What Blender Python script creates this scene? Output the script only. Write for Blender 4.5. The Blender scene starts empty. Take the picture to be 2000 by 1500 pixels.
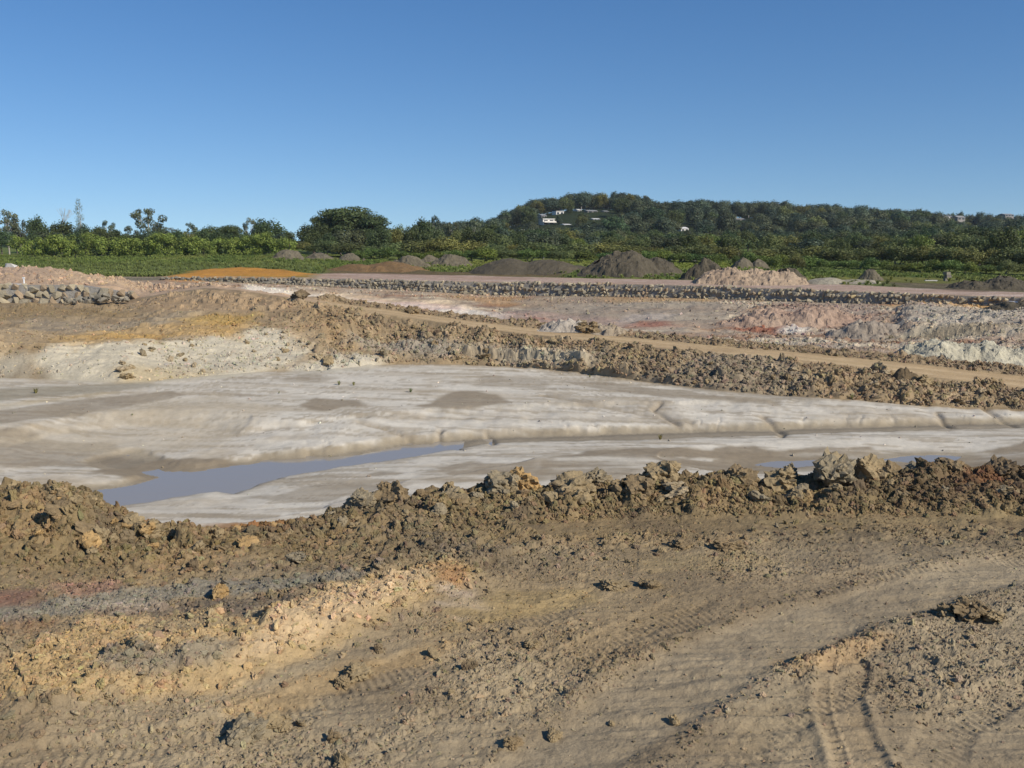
import bpy, bmesh, math, random
import numpy as np
from mathutils import Vector

# ------------------------------------------------------------------ camera, sky, sun, exposure
SC = bpy.context.scene
COL = SC.collection
FPX = 1900.0                      # focal length in photo pixels (photo 2000 x 1500)
PITCH = math.atan(280 / FPX)      # horizon at row 470
CA, SA = math.cos(PITCH), math.sin(PITCH)
EYE = 5.0
cam_d = bpy.data.cameras.new('camera'); cam = bpy.data.objects.new('camera', cam_d); COL.objects.link(cam)
cam.location = (0, 0, EYE); cam.rotation_euler = (math.pi / 2 - PITCH, 0, 0)
cam_d.sensor_width = 36; cam_d.lens = 36 * FPX / 2000; cam_d.clip_start = 0.1; cam_d.clip_end = 8000
SC.camera = cam
SUN_EL, SUN_AZ = math.radians(35), math.radians(126)     # azimuth from +Y (view axis) clockwise: right, a little behind
w = bpy.data.worlds.new('World'); SC.world = w; w.use_nodes = True
nt = w.node_tree; nt.nodes.clear()
sky = nt.nodes.new('ShaderNodeTexSky'); sky.sky_type = 'NISHITA'; sky.sun_disc = False
sky.sun_elevation = SUN_EL; sky.sun_rotation = SUN_AZ
sky.air_density = 1.0; sky.dust_density = 0.0; sky.ozone_density = 2.0; sky.altitude = 0
tco = nt.nodes.new('ShaderNodeTexCoord'); lift = nt.nodes.new('ShaderNodeVectorMath'); lift.operation = 'ADD'; lift.inputs[1].default_value = (0, 0, 0.10)
nrm_ = nt.nodes.new('ShaderNodeVectorMath'); nrm_.operation = 'NORMALIZE'      # clear dry air: the pale band of the horizon lies low
nt.links.new(tco.outputs['Generated'], lift.inputs[0]); nt.links.new(lift.outputs[0], nrm_.inputs[0]); nt.links.new(nrm_.outputs[0], sky.inputs[0])
hsv = nt.nodes.new('ShaderNodeHueSaturation'); hsv.inputs['Saturation'].default_value = 1.3; hsv.inputs['Hue'].default_value = 0.507
bg = nt.nodes.new('ShaderNodeBackground'); bg.inputs[1].default_value = 0.098
wo = nt.nodes.new('ShaderNodeOutputWorld')
nt.links.new(sky.outputs[0], hsv.inputs['Color']); nt.links.new(hsv.outputs[0], bg.inputs[0]); nt.links.new(bg.outputs[0], wo.inputs[0])
sl = bpy.data.lights.new('sun', 'SUN'); sl.energy = 4.2; sl.angle = math.radians(0.53); sl.color = (1.0, 0.94, 0.84)
sun = bpy.data.objects.new('sun', sl); COL.objects.link(sun)
sdir = Vector((math.cos(SUN_EL) * math.sin(SUN_AZ), math.cos(SUN_EL) * math.cos(SUN_AZ), math.sin(SUN_EL)))
sun.rotation_euler = sdir.to_track_quat('Z', 'Y').to_euler(); sun.location = (60, -40, 60)
SC.view_settings.view_transform = 'Standard'; SC.view_settings.look = 'None'
SC.view_settings.gamma = 1.0; SC.view_settings.exposure = 0.22
SC.render.engine = 'CYCLES'
SC.cycles.max_bounces = 6; SC.cycles.diffuse_bounces = 3; SC.cycles.transparent_max_bounces = 6

rng = np.random.default_rng(7)
random.seed(7)

# ------------------------------------------------------------------ helpers
def lin(r, g, b, k=0.92):
    f = lambda c: ((c / 255 + 0.055) / 1.055) ** 2.4 if c > 10 else c / 255 / 12.92
    return np.array([f(r) * k, f(g) * k, f(b) * k])

_R = np.random.default_rng(99).random(65536).astype(np.float32)
def hsh(ix, iy, s):
    return _R[(ix * 73856093 ^ iy * 19349663 ^ (s * 83492791)) & 65535]
def vnoise(x, y, s=0):
    xf = np.floor(x); yf = np.floor(y)
    ix = xf.astype(np.int64); iy = yf.astype(np.int64)
    fx = x - xf; fy = y - yf
    fx = fx * fx * fx * (fx * (fx * 6 - 15) + 10); fy = fy * fy * fy * (fy * (fy * 6 - 15) + 10)
    a = hsh(ix, iy, s); b = hsh(ix + 1, iy, s); c = hsh(ix, iy + 1, s); d = hsh(ix + 1, iy + 1, s)
    return (a + (b - a) * fx) * (1 - fy) + (c + (d - c) * fx) * fy
def fbm(x, y, o=4, s=0, g=0.5):
    r = 0; a = 1; t = 0
    for i in range(o):
        r = r + a * vnoise(x * 2 ** i + 13.7 * i, y * 2 ** i - 7.1 * i, s + i); t += a; a *= g
    return r / t * 2 - 1
def clods(x, y, size, s=0, fill=0.7):
    """height of a field of angular lumps: each cell holds a tilted block; 0..1"""
    x = x / size; y = y / size
    # warp so that outlines are crooked
    wx = x + 0.35 * (vnoise(x * 1.7, y * 1.7, s + 50) - 0.5); wy = y + 0.35 * (vnoise(x * 1.7, y * 1.7, s + 51) - 0.5)
    ix = np.floor(wx).astype(np.int64); iy = np.floor(wy).astype(np.int64)
    best = np.zeros_like(x)
    for dx in (-1, 0, 1):
        for dy in (-1, 0, 1):
            cx = ix + dx; cy = iy + dy
            px = wx - (cx + hsh(cx, cy, s)); py = wy - (cy + hsh(cx, cy, s + 1))
            a = hsh(cx, cy, s + 2) * 3.14159; ca = np.cos(a); sa = np.sin(a)
            qx = (px * ca + py * sa) * (0.8 + 0.6 * hsh(cx, cy, s + 7)); qy = py * ca - px * sa
            d = np.maximum(np.maximum(np.abs(qx), np.abs(qy)), 0.72 * (np.abs(qx) + np.abs(qy)))
            top = hsh(cx, cy, s + 3); r = 0.25 + 0.5 * hsh(cx, cy, s + 4)
            h = top * (0.75 + (hsh(cx, cy, s + 5) - 0.5) * 2.2 * qx + (hsh(cx, cy, s + 6) - 0.5) * 2.2 * qy)
            h = np.where(hsh(cx, cy, s + 8) < fill, np.minimum(h, np.maximum(0, (r - d)) * 4.5 * top), 0)
            best = np.maximum(best, h)
    return best
def sstep(a, b, x):
    t = np.clip((x - a) / (b - a), 0, 1); return t * t * (3 - 2 * t)

def azi(u, v):
    return ((u - 1000) / FPX) / (CA + SA * (750 - v) / FPX)
def tanv(v):     # drop below eye level per metre of depth (world Y)
    k = (750 - v) / FPX
    return -(CA * k - SA) / (CA + SA * k)
def survey(u, v, z=None, Y=None):
    """world point seen in direction (u,v) at height z or depth Y"""
    tv = tanv(v)
    if Y is None: Y = (EYE - z) / tv
    else: z = EYE - Y * tv
    return azi(u, v) * Y, Y, z
def row_of(Y, Z):
    q = (EYE - Z) / Y                # = -(CA k - SA)/(CA + SA k)
    k = (SA - q * CA) / (CA + q * SA)
    return 750 - FPX * k

def tag(o, label=None, cat=None, group=None, kind=None):
    if label: o['label'] = label
    if cat: o['category'] = cat
    if group: o['group'] = group
    if kind: o['kind'] = kind
    return o
def link(name, data, parent=None, loc=None):
    o = bpy.data.objects.new(name, data); COL.objects.link(o)
    if parent is not None: o.parent = parent
    if loc is not None: o.location = loc
    return o
def empty(name, loc, rz=0):
    o = link(name, None, None, loc); o.rotation_euler = (0, 0, rz); o.empty_display_size = 0.3
    return o
def np_mesh(name, verts, faces, mat=None, cols=None, smooth=False):
    """faces: (n,3) or (n,4) int array"""
    m = bpy.data.meshes.new(name)
    verts = np.asarray(verts, np.float32); faces = np.asarray(faces, np.int32)
    n, k = faces.shape
    m.vertices.add(len(verts)); m.vertices.foreach_set('co', verts.ravel())
    m.loops.add(n * k); m.loops.foreach_set('vertex_index', faces.ravel())
    m.polygons.add(n); m.polygons.foreach_set('loop_start', np.arange(0, n * k, k, dtype=np.int32))
    m.polygons.foreach_set('loop_total', np.full(n, k, np.int32))
    m.polygons.foreach_set('use_smooth', np.full(n, smooth, bool))
    if cols is not None:
        a = m.attributes.new('Col', 'FLOAT_COLOR', 'POINT')
        c4 = np.ones((len(verts), 4), np.float32); c4[:, :3] = cols; a.data.foreach_set('color', c4.ravel())
    m.update(calc_edges=True)
    if mat: m.materials.append(mat)
    return m
class MB:
    def __init__(s): s.v = []; s.f = []
    def box(s, c, d, rz=0, taper=1.0):
        b = len(s.v); ca, sa = math.cos(rz), math.sin(rz)
        for z in (-1, 1):
            k = taper if z > 0 else 1
            for x, y in ((-1, -1), (1, -1), (1, 1), (-1, 1)):
                px, py = x * d[0] / 2 * k, y * d[1] / 2 * k
                s.v.append((c[0] + px * ca - py * sa, c[1] + px * sa + py * ca, c[2] + z * d[2] / 2))
        for f in ((0, 3, 2, 1), (4, 5, 6, 7), (0, 1, 5, 4), (1, 2, 6, 5), (2, 3, 7, 6), (3, 0, 4, 7)): s.f.append(tuple(b + i for i in f))
        return s
    def tube(s, pts, rads, n=6):
        b = len(s.v); pts = [Vector(p) for p in pts]
        for i, p in enumerate(pts):
            d = (pts[min(i + 1, len(pts) - 1)] - pts[max(i - 1, 0)]).normalized()
            a = d.orthogonal().normalized(); c = d.cross(a)
            for k in range(n):
                th = 2 * math.pi * k / n
                s.v.append(tuple(p + (a * math.cos(th) + c * math.sin(th)) * rads[i]))
        for i in range(len(pts) - 1):
            for k in range(n):
                s.f.append((b + i * n + k, b + i * n + (k + 1) % n, b + (i + 1) * n + (k + 1) % n, b + (i + 1) * n + k))
        s.f.append(tuple(b + k for k in range(n))[::-1]); s.f.append(tuple(b + (len(pts) - 1) * n + k for k in range(n)))
        return s
    def mesh(s, name, mat):
        m = bpy.data.meshes.new(name); m.from_pydata(s.v, [], s.f); m.update()
        if mat: m.materials.append(mat)
        return m

# ------------------------------------------------------------------ materials
def new_mat(name):
    m = bpy.data.materials.new(name); m.use_nodes = True
    n = m.node_tree; b = n.nodes['Principled BSDF']
    return m, n, b
def noise_mix(n, src, scale, amt, detail=6, coords=None, vec_scale=None):
    """multiply colour socket by (1 +- amt) noise"""
    tc = n.nodes.new('ShaderNodeNewGeometry')
    tx = n.nodes.new('ShaderNodeTexNoise'); tx.inputs['Scale'].default_value = scale; tx.inputs['Detail'].default_value = detail
    tx.inputs['Roughness'].default_value = 0.65
    if vec_scale:
        mp = n.nodes.new('ShaderNodeMapping'); mp.inputs['Scale'].default_value = vec_scale
        n.links.new(tc.outputs['Position'], mp.inputs[0]); n.links.new(mp.outputs[0], tx.inputs['Vector'])
    else: n.links.new(tc.outputs['Position'], tx.inputs['Vector'])
    mr = n.nodes.new('ShaderNodeMapRange'); mr.inputs[1].default_value = 0.3; mr.inputs[2].default_value = 0.7
    mr.inputs[3].default_value = 1 - amt; mr.inputs[4].default_value = 1 + amt
    n.links.new(tx.outputs['Fac'], mr.inputs[0])
    mx = n.nodes.new('ShaderNodeVectorMath'); mx.operation = 'SCALE'
    n.links.new(src, mx.inputs[0]); n.links.new(mr.outputs[0], mx.inputs['Scale'])
    return mx.outputs[0], tx
def soil_mat(name, attr='GEOMETRY', bump=0.5, bscale=30, flat=None, rough=0.95, var=((1.3, 0.1), (9, 0.13), (60, 0.12))):
    m, n, b = new_mat(name)
    if flat is None:
        a = n.nodes.new('ShaderNodeAttribute'); a.attribute_type = attr; a.attribute_name = 'Col'; src = a.outputs['Color']
    else:
        a = n.nodes.new('ShaderNodeRGB'); a.outputs[0].default_value = (*flat, 1); src = a.outputs[0]
    for sc_, am in var: src, tx = noise_mix(n, src, sc_, am)
    n.links.new(src, b.inputs['Base Color'])
    b.inputs['Roughness'].default_value = rough; b.inputs['Specular IOR Level'].default_value = 0.15
    g = n.nodes.new('ShaderNodeNewGeometry'); t = n.nodes.new('ShaderNodeTexNoise'); t.inputs['Scale'].default_value = bscale
    t.inputs['Detail'].default_value = 5; t.inputs['Roughness'].default_value = 0.7
    n.links.new(g.outputs['Position'], t.inputs['Vector'])
    bp = n.nodes.new('ShaderNodeBump'); bp.inputs['Strength'].default_value = bump; bp.inputs['Distance'].default_value = 0.6 / bscale
    n.links.new(t.outputs['Fac'], bp.inputs['Height']); n.links.new(bp.outputs[0], b.inputs['Normal'])
    return m
M_SOIL = soil_mat('loose_soil', bump=0.8, bscale=40)
M_SAND = soil_mat('washed_sand', bump=0.35, bscale=14, var=((0.8, 0.06), (5, 0.07), (50, 0.06)))
M_FAR = soil_mat('cut_earth', bump=0.8, bscale=5, var=((0.5, 0.12), (2.5, 0.16), (9, 0.14)))
M_GREEN = soil_mat('rough_grass', bump=1.0, bscale=3, var=((0.12, 0.15), (0.8, 0.25), (4, 0.25)))
M_CLOD = soil_mat('clod_earth', attr='INSTANCER', bump=0.8, bscale=25, var=((2, 0.1), (14, 0.15)))
def flat_mat(name, c, rough=0.8, var=0.12, sc_=3, bump=0.3, bscale=20):
    return soil_mat(name, flat=c, rough=rough, bump=bump, bscale=bscale, var=((sc_, var), (sc_ * 7, var * 0.7)))
def leaf_mat(name, rough=0.55, trans=0.25, vary=0.25):
    m, n, b = new_mat(name)
    a = n.nodes.new('ShaderNodeAttribute'); a.attribute_name = 'Col'
    oi = n.nodes.new('ShaderNodeObjectInfo')
    mr = n.nodes.new('ShaderNodeMapRange'); mr.inputs[3].default_value = 1 - vary; mr.inputs[4].default_value = 1 + vary
    n.links.new(oi.outputs['Random'], mr.inputs[0])
    sc_ = n.nodes.new('ShaderNodeVectorMath'); sc_.operation = 'SCALE'
    n.links.new(a.outputs['Color'], sc_.inputs[0]); n.links.new(mr.outputs[0], sc_.inputs['Scale'])
    # some trees lean olive, some blue green
    mr2 = n.nodes.new('ShaderNodeMath'); mr2.operation = 'FRACT'
    mu = n.nodes.new('ShaderNodeMath'); mu.operation = 'MULTIPLY'; mu.inputs[1].default_value = 37.3
    n.links.new(oi.outputs['Random'], mu.inputs[0]); n.links.new(mu.outputs[0], mr2.inputs[0])
    tint = n.nodes.new('ShaderNodeMix'); tint.data_type = 'RGBA'
    tint.inputs[6].default_value = (1.18, 1.0, 0.8, 1); tint.inputs[7].default_value = (0.85, 1.0, 1.15, 1)
    n.links.new(mr2.outputs[0], tint.inputs[0])
    mm = n.nodes.new('ShaderNodeVectorMath'); mm.operation = 'MULTIPLY'
    n.links.new(sc_.outputs[0], mm.inputs[0]); n.links.new(tint.outputs[2], mm.inputs[1])
    n.links.new(mm.outputs[0], b.inputs['Base Color']); b.inputs['Roughness'].default_value = rough
    b.inputs['Specular IOR Level'].default_value = 0.3
    tr = n.nodes.new('ShaderNodeBsdfTranslucent'); n.links.new(mm.outputs[0], tr.inputs[0])
    ms = n.nodes.new('ShaderNodeMixShader'); ms.inputs[0].default_value = trans
    out = n.nodes['Material Output']
    n.links.new(b.outputs[0], ms.inputs[1]); n.links.new(tr.outputs[0], ms.inputs[2]); n.links.new(ms.outputs[0], out.inputs[0])
    return m
M_LEAF = leaf_mat('tree_leaves')
M_BARK = flat_mat('bark', (0.16, 0.13, 0.10))
M_PALEBARK = flat_mat('pale_bark', (0.42, 0.38, 0.33))
# ------------------------------------------------------------------ the site as survey lines
T = np.concatenate([np.linspace(-1.3, -0.6, 36, endpoint=False), np.linspace(-0.6, 0.6, 950), np.linspace(0.6, 1.3, 37)[1:]])
NC = len(T)
def line(pts, mode='z'):
    a = []
    for u, v, q in pts:
        X, Y, Z = survey(u, v, z=q) if mode == 'z' else survey(u, v, Y=q)
        a.append((X / Y, Y, Z))
    a.sort(); a = np.array(a)
    Y = np.interp(T, a[:, 0], a[:, 1]); Z = np.interp(T, a[:, 0], a[:, 2])
    k = np.exp(-np.linspace(-2, 2, 13) ** 2); k /= k.sum()
    pad = lambda q: np.convolve(np.concatenate([np.full(6, q[0]), q, np.full(6, q[-1])]), k, 'valid')
    return pad(Y), pad(Z)
UT = 1000 + T * FPX                     # rough photo column of each station line
def const(Y, Z): return np.full(NC, float(Y)), np.full(NC, float(Z))
L = []
L0 = const(1.2, 0.95)
L1 = line([(u, 1500, 0.8) for u in (-200, 1000, 2200)])
L3 = line([(u, v, 0.76) for u, v in ((-200, 1120), (0, 1120), (300, 1112), (500, 1085), (700, 1060), (900, 1035), (1200, 1010), (1500, 1000), (1700, 1000), (2000, 1008), (2200, 1012))])
L4 = line([(-200, 978, 13.9), (0, 972, 13.8), (60, 965, 13.8), (110, 975, 13.7), (200, 1008, 13.6), (330, 1058, 13.5), (430, 1046, 13.9), (600, 1026, 14.6), (700, 996, 15.2), (900, 964, 15.6),
           (1100, 962, 15.8), (1300, 950, 16), (1450, 946, 16.1), (1620, 944, 16.2), (1760, 932, 16.2), (1880, 922, 16.2), (2000, 928, 16.2), (2200, 935, 16.2)], 'Y')
L5 = (L4[0] + 1.1, L4[1] - 0.25)
L6 = (L4[0] + 6.0, np.full(NC, -2.02))
L7 = line([(-200, 735, -1.6), (0, 738, -1.6), (130, 742, -1.6), (250, 748, -1.6), (400, 735, -1.6), (520, 726, -1.6), (620, 724, -1.6), (760, 713, -1.6), (900, 713, -1.62), (1000, 717, -1.64), (1100, 726, -1.66),
           (1200, 740, -1.68), (1300, 752, -1.72), (1400, 764, -1.78), (1600, 778, -1.86), (1800, 790, -1.92), (2000, 800, -2.0), (2200, 810, -2.0)])
L9 = line([(-200, 592, 70), (0, 590, 70), (150, 592, 70), (250, 586, 70), (290, 578, 69), (400, 562, 66), (470, 567, 63), (560, 580, 61), (620, 592, 59.5), (700, 607, 58), (800, 620, 57), (900, 635, 55.5),
           (1000, 649, 54), (1200, 671, 51), (1400, 692, 48), (1600, 711, 46.5), (1800, 734, 45), (2000, 760, 43.5), (2200, 785, 42)], 'Y')
l8l = line([(-200, 676, -0.12), (0, 674, -0.12), (60, 671, -0.1), (150, 668, -0.1), (250, 666, -0.1), (400, 655, -0.1), (500, 646, 0.0), (600, 640, 0.1), (700, 640, 0.1)])
wl = sstep(560, 700, UT)
L8 = (l8l[0] * (1 - wl) + (L7[0] * 0.45 + L9[0] * 0.55) * wl, l8l[1] * (1 - wl) + (L7[1] * 0.38 + L9[1] * 0.62) * wl)
mr_ = sstep(560, 680, UT)               # 1 where the haul road runs
wt = 1 - sstep(215, 300, UT)            # 1 behind the stone wall at the left
L10 = (L9[0] + 4.0 * mr_ + 1.0 * (1 - mr_), L9[1] + wt * 1.02 + 0.05 * (1 - mr_))
l11l = line([(-200, 524, 84), (0, 522, 84), (100, 524, 84), (150, 531, 84), (200, 540, 84), (250, 549, 82), (300, 556, 78), (340, 559, 74), (400, 558, 69), (470, 564, 66), (560, 578, 64), (640, 585, 63)], 'Y')
L11 = (l11l[0] * (1 - mr_) + (L10[0] + 1.3) * mr_, l11l[1] * (1 - mr_) + (L10[1] + 0.22) * mr_)
lf = 1 - sstep(280, 380, UT)
L12 = (L11[0] + 5, 0.6 * lf + -1.9 * (1 - lf) - 0.4 * mr_)
L13 = line([(0, 610, 95), (500, 610, 94), (700, 615, 92), (850, 622, 90), (1000, 633, 87.6), (1200, 648, 79), (1400, 656, 76), (1600, 662, 74), (1800, 672, 70), (2000, 682, 66), (2200, 690, 64)], 'Y')
L13 = (L13[0], 0.4 * lf + -2.4 * (1 - lf))
L14 = line([(0, 548, 118), (340, 548, 118), (500, 554, 117), (700, 562, 116), (950, 576, 112), (1300, 581, 104), (1650, 592, 94), (2000, 598, 86), (2200, 603, 81)], 'Y')
lt_ = line([(0, 540, 118.4), (340, 541, 118.4), (500, 542.5, 117.4), (700, 545, 116.4), (950, 551, 112.4), (1300, 556, 104.4), (1650, 569, 94.4), (2000, 581, 86.4), (2200, 590, 81.4)], 'Y')
L15 = (np.maximum(lt_[0], L14[0] + 0.35), lt_[1])
L16 = line([(0, 536, 0.75), (560, 537, 0.6), (700, 533, 0.45), (1000, 540, 0.35), (1300, 546, 0.35), (1600, 554, 0.3), (1800, 563, 0.25), (2000, 571, 0.2), (2200, 580, 0.15)])
L16 = (np.maximum(L16[0], L15[0] + 3), L16[1])
L17 = line([(-200, 503, 190), (0, 502, 190), (560, 500, 190), (800, 511, 182), (1200, 512, 180), (1600, 526, 162), (2000, 540, 142), (2200, 545, 138)], 'Y')
L18 = const(330, 3.2)
L19 = const(900, 4.6)
L20 = const(1240, 4.9)
LINES = [L0, L1, L3, L4, L5, L6, L7, L8, L9, L10, L11, L12, L13, L14, L15, L16, L17, L18, L19, L20]
NAMES = ['L0', 'L1', 'L3', 'L4', 'L5', 'L6', 'L7', 'L8', 'L9', 'L10', 'L11', 'L12', 'L13', 'L14', 'L15', 'L16', 'L17', 'L18', 'L19', 'L20']
ROWS = [24, 250, 75, 12, 24, 190, 70, 62, 12, 12, 12, 24, 60, 5, 20, 40, 24, 10, 6]
for i in range(1, len(LINES)):          # keep the lines in order away from the camera
    LINES[i] = (np.maximum(LINES[i][0], LINES[i - 1][0] + 0.3), LINES[i][1])
Yg, Zg, S = [], [], []                  # S: strip index + fraction
START = {}
for i, n in enumerate(ROWS):
    (Ya, Za), (Yb, Zb) = LINES[i], LINES[i + 1]
    START[NAMES[i]] = len(Yg)
    for j in range(n):
        q = j / n
        Y = 1 / ((1 - q) / Ya + q / Yb) if i > 0 else Ya + (Yb - Ya) * q
        s = (Y - Ya) / (Yb - Ya)
        Yg.append(Y); Zg.append(Za + (Zb - Za) * s); S.append(np.full(NC, i) + s)
START[NAMES[-1]] = len(Yg)
Yg.append(LINES[-1][0]); Zg.append(LINES[-1][1]); S.append(np.full(NC, len(ROWS), float))
Yg = np.array(Yg); Zg = np.array(Zg); S = np.array(S); Xg = Yg * T[None, :]
NR = len(Yg)
Vg = row_of(Yg, Zg)
def ground(u, v, base=True):
    """nearest point of the surveyed ground in direction (u,v)"""
    t = azi(u, v); c = np.clip(np.interp(t, T, np.arange(NC)), 0, NC - 1.001); c0 = int(c); f = c - c0
    Y = Yg[:, c0] * (1 - f) + Yg[:, c0 + 1] * f; Z = Zg[:, c0] * (1 - f) + Zg[:, c0 + 1] * f
    V = row_of(Y, Z)
    k = np.argmax(V <= v)
    if k == 0: k = 1
    g = (V[k - 1] - v) / max(1e-6, V[k - 1] - V[k]); g = min(max(g, 0), 1)
    y = Y[k - 1] + (Y[k] - Y[k - 1]) * g
    return t * y, y, Z[k - 1] + (Z[k] - Z[k - 1]) * g
def poly(pix, z=None):
    return np.array([(survey(u, v, z=z) if z is not None else ground(u, v))[:2] for u, v in pix])
def sdist(P, X, Y, pad=3.0):
    """signed distance to polygon P (negative inside), 1e3 outside the padded box"""
    out = np.full(X.shape, 1e3)
    m = (X > P[:, 0].min() - pad) & (X < P[:, 0].max() + pad) & (Y > P[:, 1].min() - pad) & (Y < P[:, 1].max() + pad)
    x = X[m]; y = Y[m]
    if x.size == 0: return out
    d2 = np.full(x.shape, 1e9); ins = np.zeros(x.shape, bool)
    for i in range(len(P)):
        ax, ay = P[i]; bx, by = P[(i + 1) % len(P)]
        ex, ey = bx - ax, by - ay; L2 = ex * ex + ey * ey + 1e-12
        h = np.clip(((x - ax) * ex + (y - ay) * ey) / L2, 0, 1)
        d2 = np.minimum(d2, (x - ax - h * ex) ** 2 + (y - ay - h * ey) ** 2)
        c = ((ay > y) != (by > y)) & (x < (bx - ax) * (y - ay) / (by - ay + 1e-12) + ax)
        ins ^= c
    d = np.sqrt(d2); d[ins] *= -1
    out[m] = d
    return out
def ldist(P, X, Y, pad=3.0):
    """distance to polyline, and arc length"""
    out = np.full(X.shape, 1e3); arc = np.zeros(X.shape); side = np.zeros(X.shape)
    m = (X > P[:, 0].min() - pad) & (X < P[:, 0].max() + pad) & (Y > P[:, 1].min() - pad) & (Y < P[:, 1].max() + pad)
    x = X[m]; y = Y[m]; d2 = np.full(x.shape, 1e9); ar = np.zeros(x.shape); sd = np.zeros(x.shape); s0 = 0
    for i in range(len(P) - 1):
        ax, ay = P[i]; bx, by = P[i + 1]; ex, ey = bx - ax, by - ay; l2 = ex * ex + ey * ey + 1e-12; l = math.sqrt(l2)
        h = np.clip(((x - ax) * ex + (y - ay) * ey) / l2, 0, 1)
        q = (x - ax - h * ex) ** 2 + (y - ay - h * ey) ** 2
        b = q < d2; d2[b] = q[b]; ar[b] = (s0 + h * l)[b]; sd[b] = ((x - ax) * ey - (y - ay) * ex)[b] / l; s0 += l
    out[m] = np.sqrt(d2); arc[m] = ar; side[m] = sd
    return out, arc, side

# ------------------------------------------------------------------ relief
WATER = -2.35
CHAN = poly([(120, 985), (168, 961), (262, 947), (329, 931), (308, 927), (240, 917), (200, 910), (196, 901), (252, 889), (287, 908), (318, 922), (381, 924), (437, 915), (525, 901), (577, 897), (700, 887), (807, 871), (895, 863),
             (1000, 857), (1150, 852), (1300, 848), (1450, 845), (1600, 839), (1800, 833), (2000, 828), (2300, 824), (2300, 834), (2000, 837), (1800, 842), (1600, 848), (1300, 858), (1100, 864), (947, 868), (860, 882), (737, 905), (665, 913), (525, 941),
             (504, 948), (455, 967), (427, 962), (330, 973), (245, 989), (200, 996), (100, 1020)], z=WATER)
PUD1 = poly([(1468, 908), (1520, 902), (1600, 899), (1640, 903), (1600, 910), (1540, 914)], z=WATER)
PUD2 = poly([(1720, 898), (1760, 892), (1820, 889), (1880, 892), (1860, 900), (1780, 903)], z=WATER)
basin = (S >= 5) & (S < 6.001)
sx, sy = Xg, Yg
warp = 0.25 * fbm(sx * 0.7, sy * 0.7, 3, 3) + 0.08 * fbm(sx * 3, sy * 3, 2, 4)
sdc = np.full(Xg.shape, 1e3); sdc[basin] = sdist(CHAN, Xg[basin], Yg[basin], 12) + warp[basin]
sdp = np.full(Xg.shape, 1e3)
for P in (PUD1, PUD2): sdp[basin] = np.minimum(sdp[basin], sdist(P, Xg[basin], Yg[basin], 5) + 0.5 * warp[basin])
# centre line of the creek, to tell its near bank from its far bank
cl = np.array([survey(u, v, z=WATER)[:2] for u, v in ((-200, 1000), (180, 975), (350, 948), (480, 925), (600, 910), (800, 882), (950, 865), (1300, 853), (1600, 844), (2000, 833), (2300, 829))])
ycl = np.interp(Xg, cl[:, 0], cl[:, 1])
far_side = Yg > ycl
Z = Zg.copy()
lipn = 0.5 + 0.5 * fbm(sx * 0.9, sy * 0.4, 3, 9)
pf = np.where(far_side, np.interp(sdc, [0, 0.25, 0.4, 0.62, 0.85, 4, 9], [0, 0.02, 0.05, 0.22, 0.26, 0.5, 3]) * (0.8 + 0.4 * lipn) * np.interp(Xg, [survey(380, 920, z=WATER)[0], survey(640, 890, z=WATER)[0]], [.45, 1]), np.interp(sdc, [0, 0.3, 1.2, 4, 8], [0, 0.09, 0.16, 0.3, 2]))
bed = np.interp(Xg, [survey(800, 878, z=WATER)[0], survey(930, 863, z=WATER)[0]], [-0.22, 0.05])
ix_, iy_ = survey(265, 905, z=WATER)[:2]; inl = 1 - sstep(1.2, 2.2, np.hypot(Xg - ix_, Yg - iy_)); bed = bed * (1 - inl) + 0.02 * inl
zc = np.where(sdc < 0, WATER + bed * np.clip(-sdc / 0.4, 0, 1), WATER + pf)
zp = WATER + np.where(sdp < 0, np.clip(sdp * 0.4, -0.12, 0), np.interp(sdp, [0, 0.6, 3, 5], [0, 0.03, 0.25, 2]))
Z = np.where(basin, np.minimum(Z, np.minimum(zc, zp)), Z)

def band(a, b, f0=0.15, f1=0.15):
    """1 between strip coordinates a and b with soft ends"""
    return sstep(a - f0, a + f0, S) * (1 - sstep(b - f1, b + f1, S))
U = UT[None, :] * np.ones_like(S)
rightbank = sstep(560, 680, U)
# smooth, driven-on places in the foreground
TR1 = np.array([ground(u, v)[:2] for u, v in ((980, 1560), (1180, 1440), (1320, 1340), (1460, 1265), (1640, 1195), (1830, 1140), (2050, 1100), (2300, 1070))])
TR2 = np.array([ground(u, v)[:2] for u, v in ((1700, 1560), (1672, 1470), (1648, 1420), (1638, 1370), (1640, 1330), (1652, 1295))])
TR3 = np.array([ground(u, v)[:2] for u, v in ((1050, 1030), (1300, 1022), (1500, 1020), (1750, 1012), (2100, 1022))])
fg = S < 3.3
d1 = np.full(Xg.shape, 1e3); d2_ = d1.copy(); d3 = d1.copy(); a2 = np.zeros_like(d1); s2 = np.zeros_like(d1); a3 = a2.copy(); s1 = a2.copy(); s3 = a2.copy()
d1[fg], _, s1[fg] = ldist(TR1, Xg[fg], Yg[fg], 4)
d2_[fg], a2[fg], s2[fg] = ldist(TR2, Xg[fg], Yg[fg], 3)
d3[fg], a3[fg], s3[fg] = ldist(TR3, Xg[fg], Yg[fg], 3)
wob = 0.3 * fbm(sx * 0.8, sy * 0.8, 3, 21)
track1 = 1 - sstep(0.3, 0.55, d1 + 0.5 * wob)
track2 = (1 - sstep(0.17, 0.27, d2_ + 0.12 * wob)) * (0.75 + 0.25 * vnoise(sx * 3, sy * 3, 78))
track3 = 1 - sstep(0.25, 0.5, d3 + 0.4 * wob)
grey = sdist(poly([(1560, 1500), (1750, 1440), (1900, 1390), (2100, 1350), (2100, 1560), (1560, 1560)]), Xg, Yg)
track4 = 1 - sstep(-0.3, 0.5, grey + wob)
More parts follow.
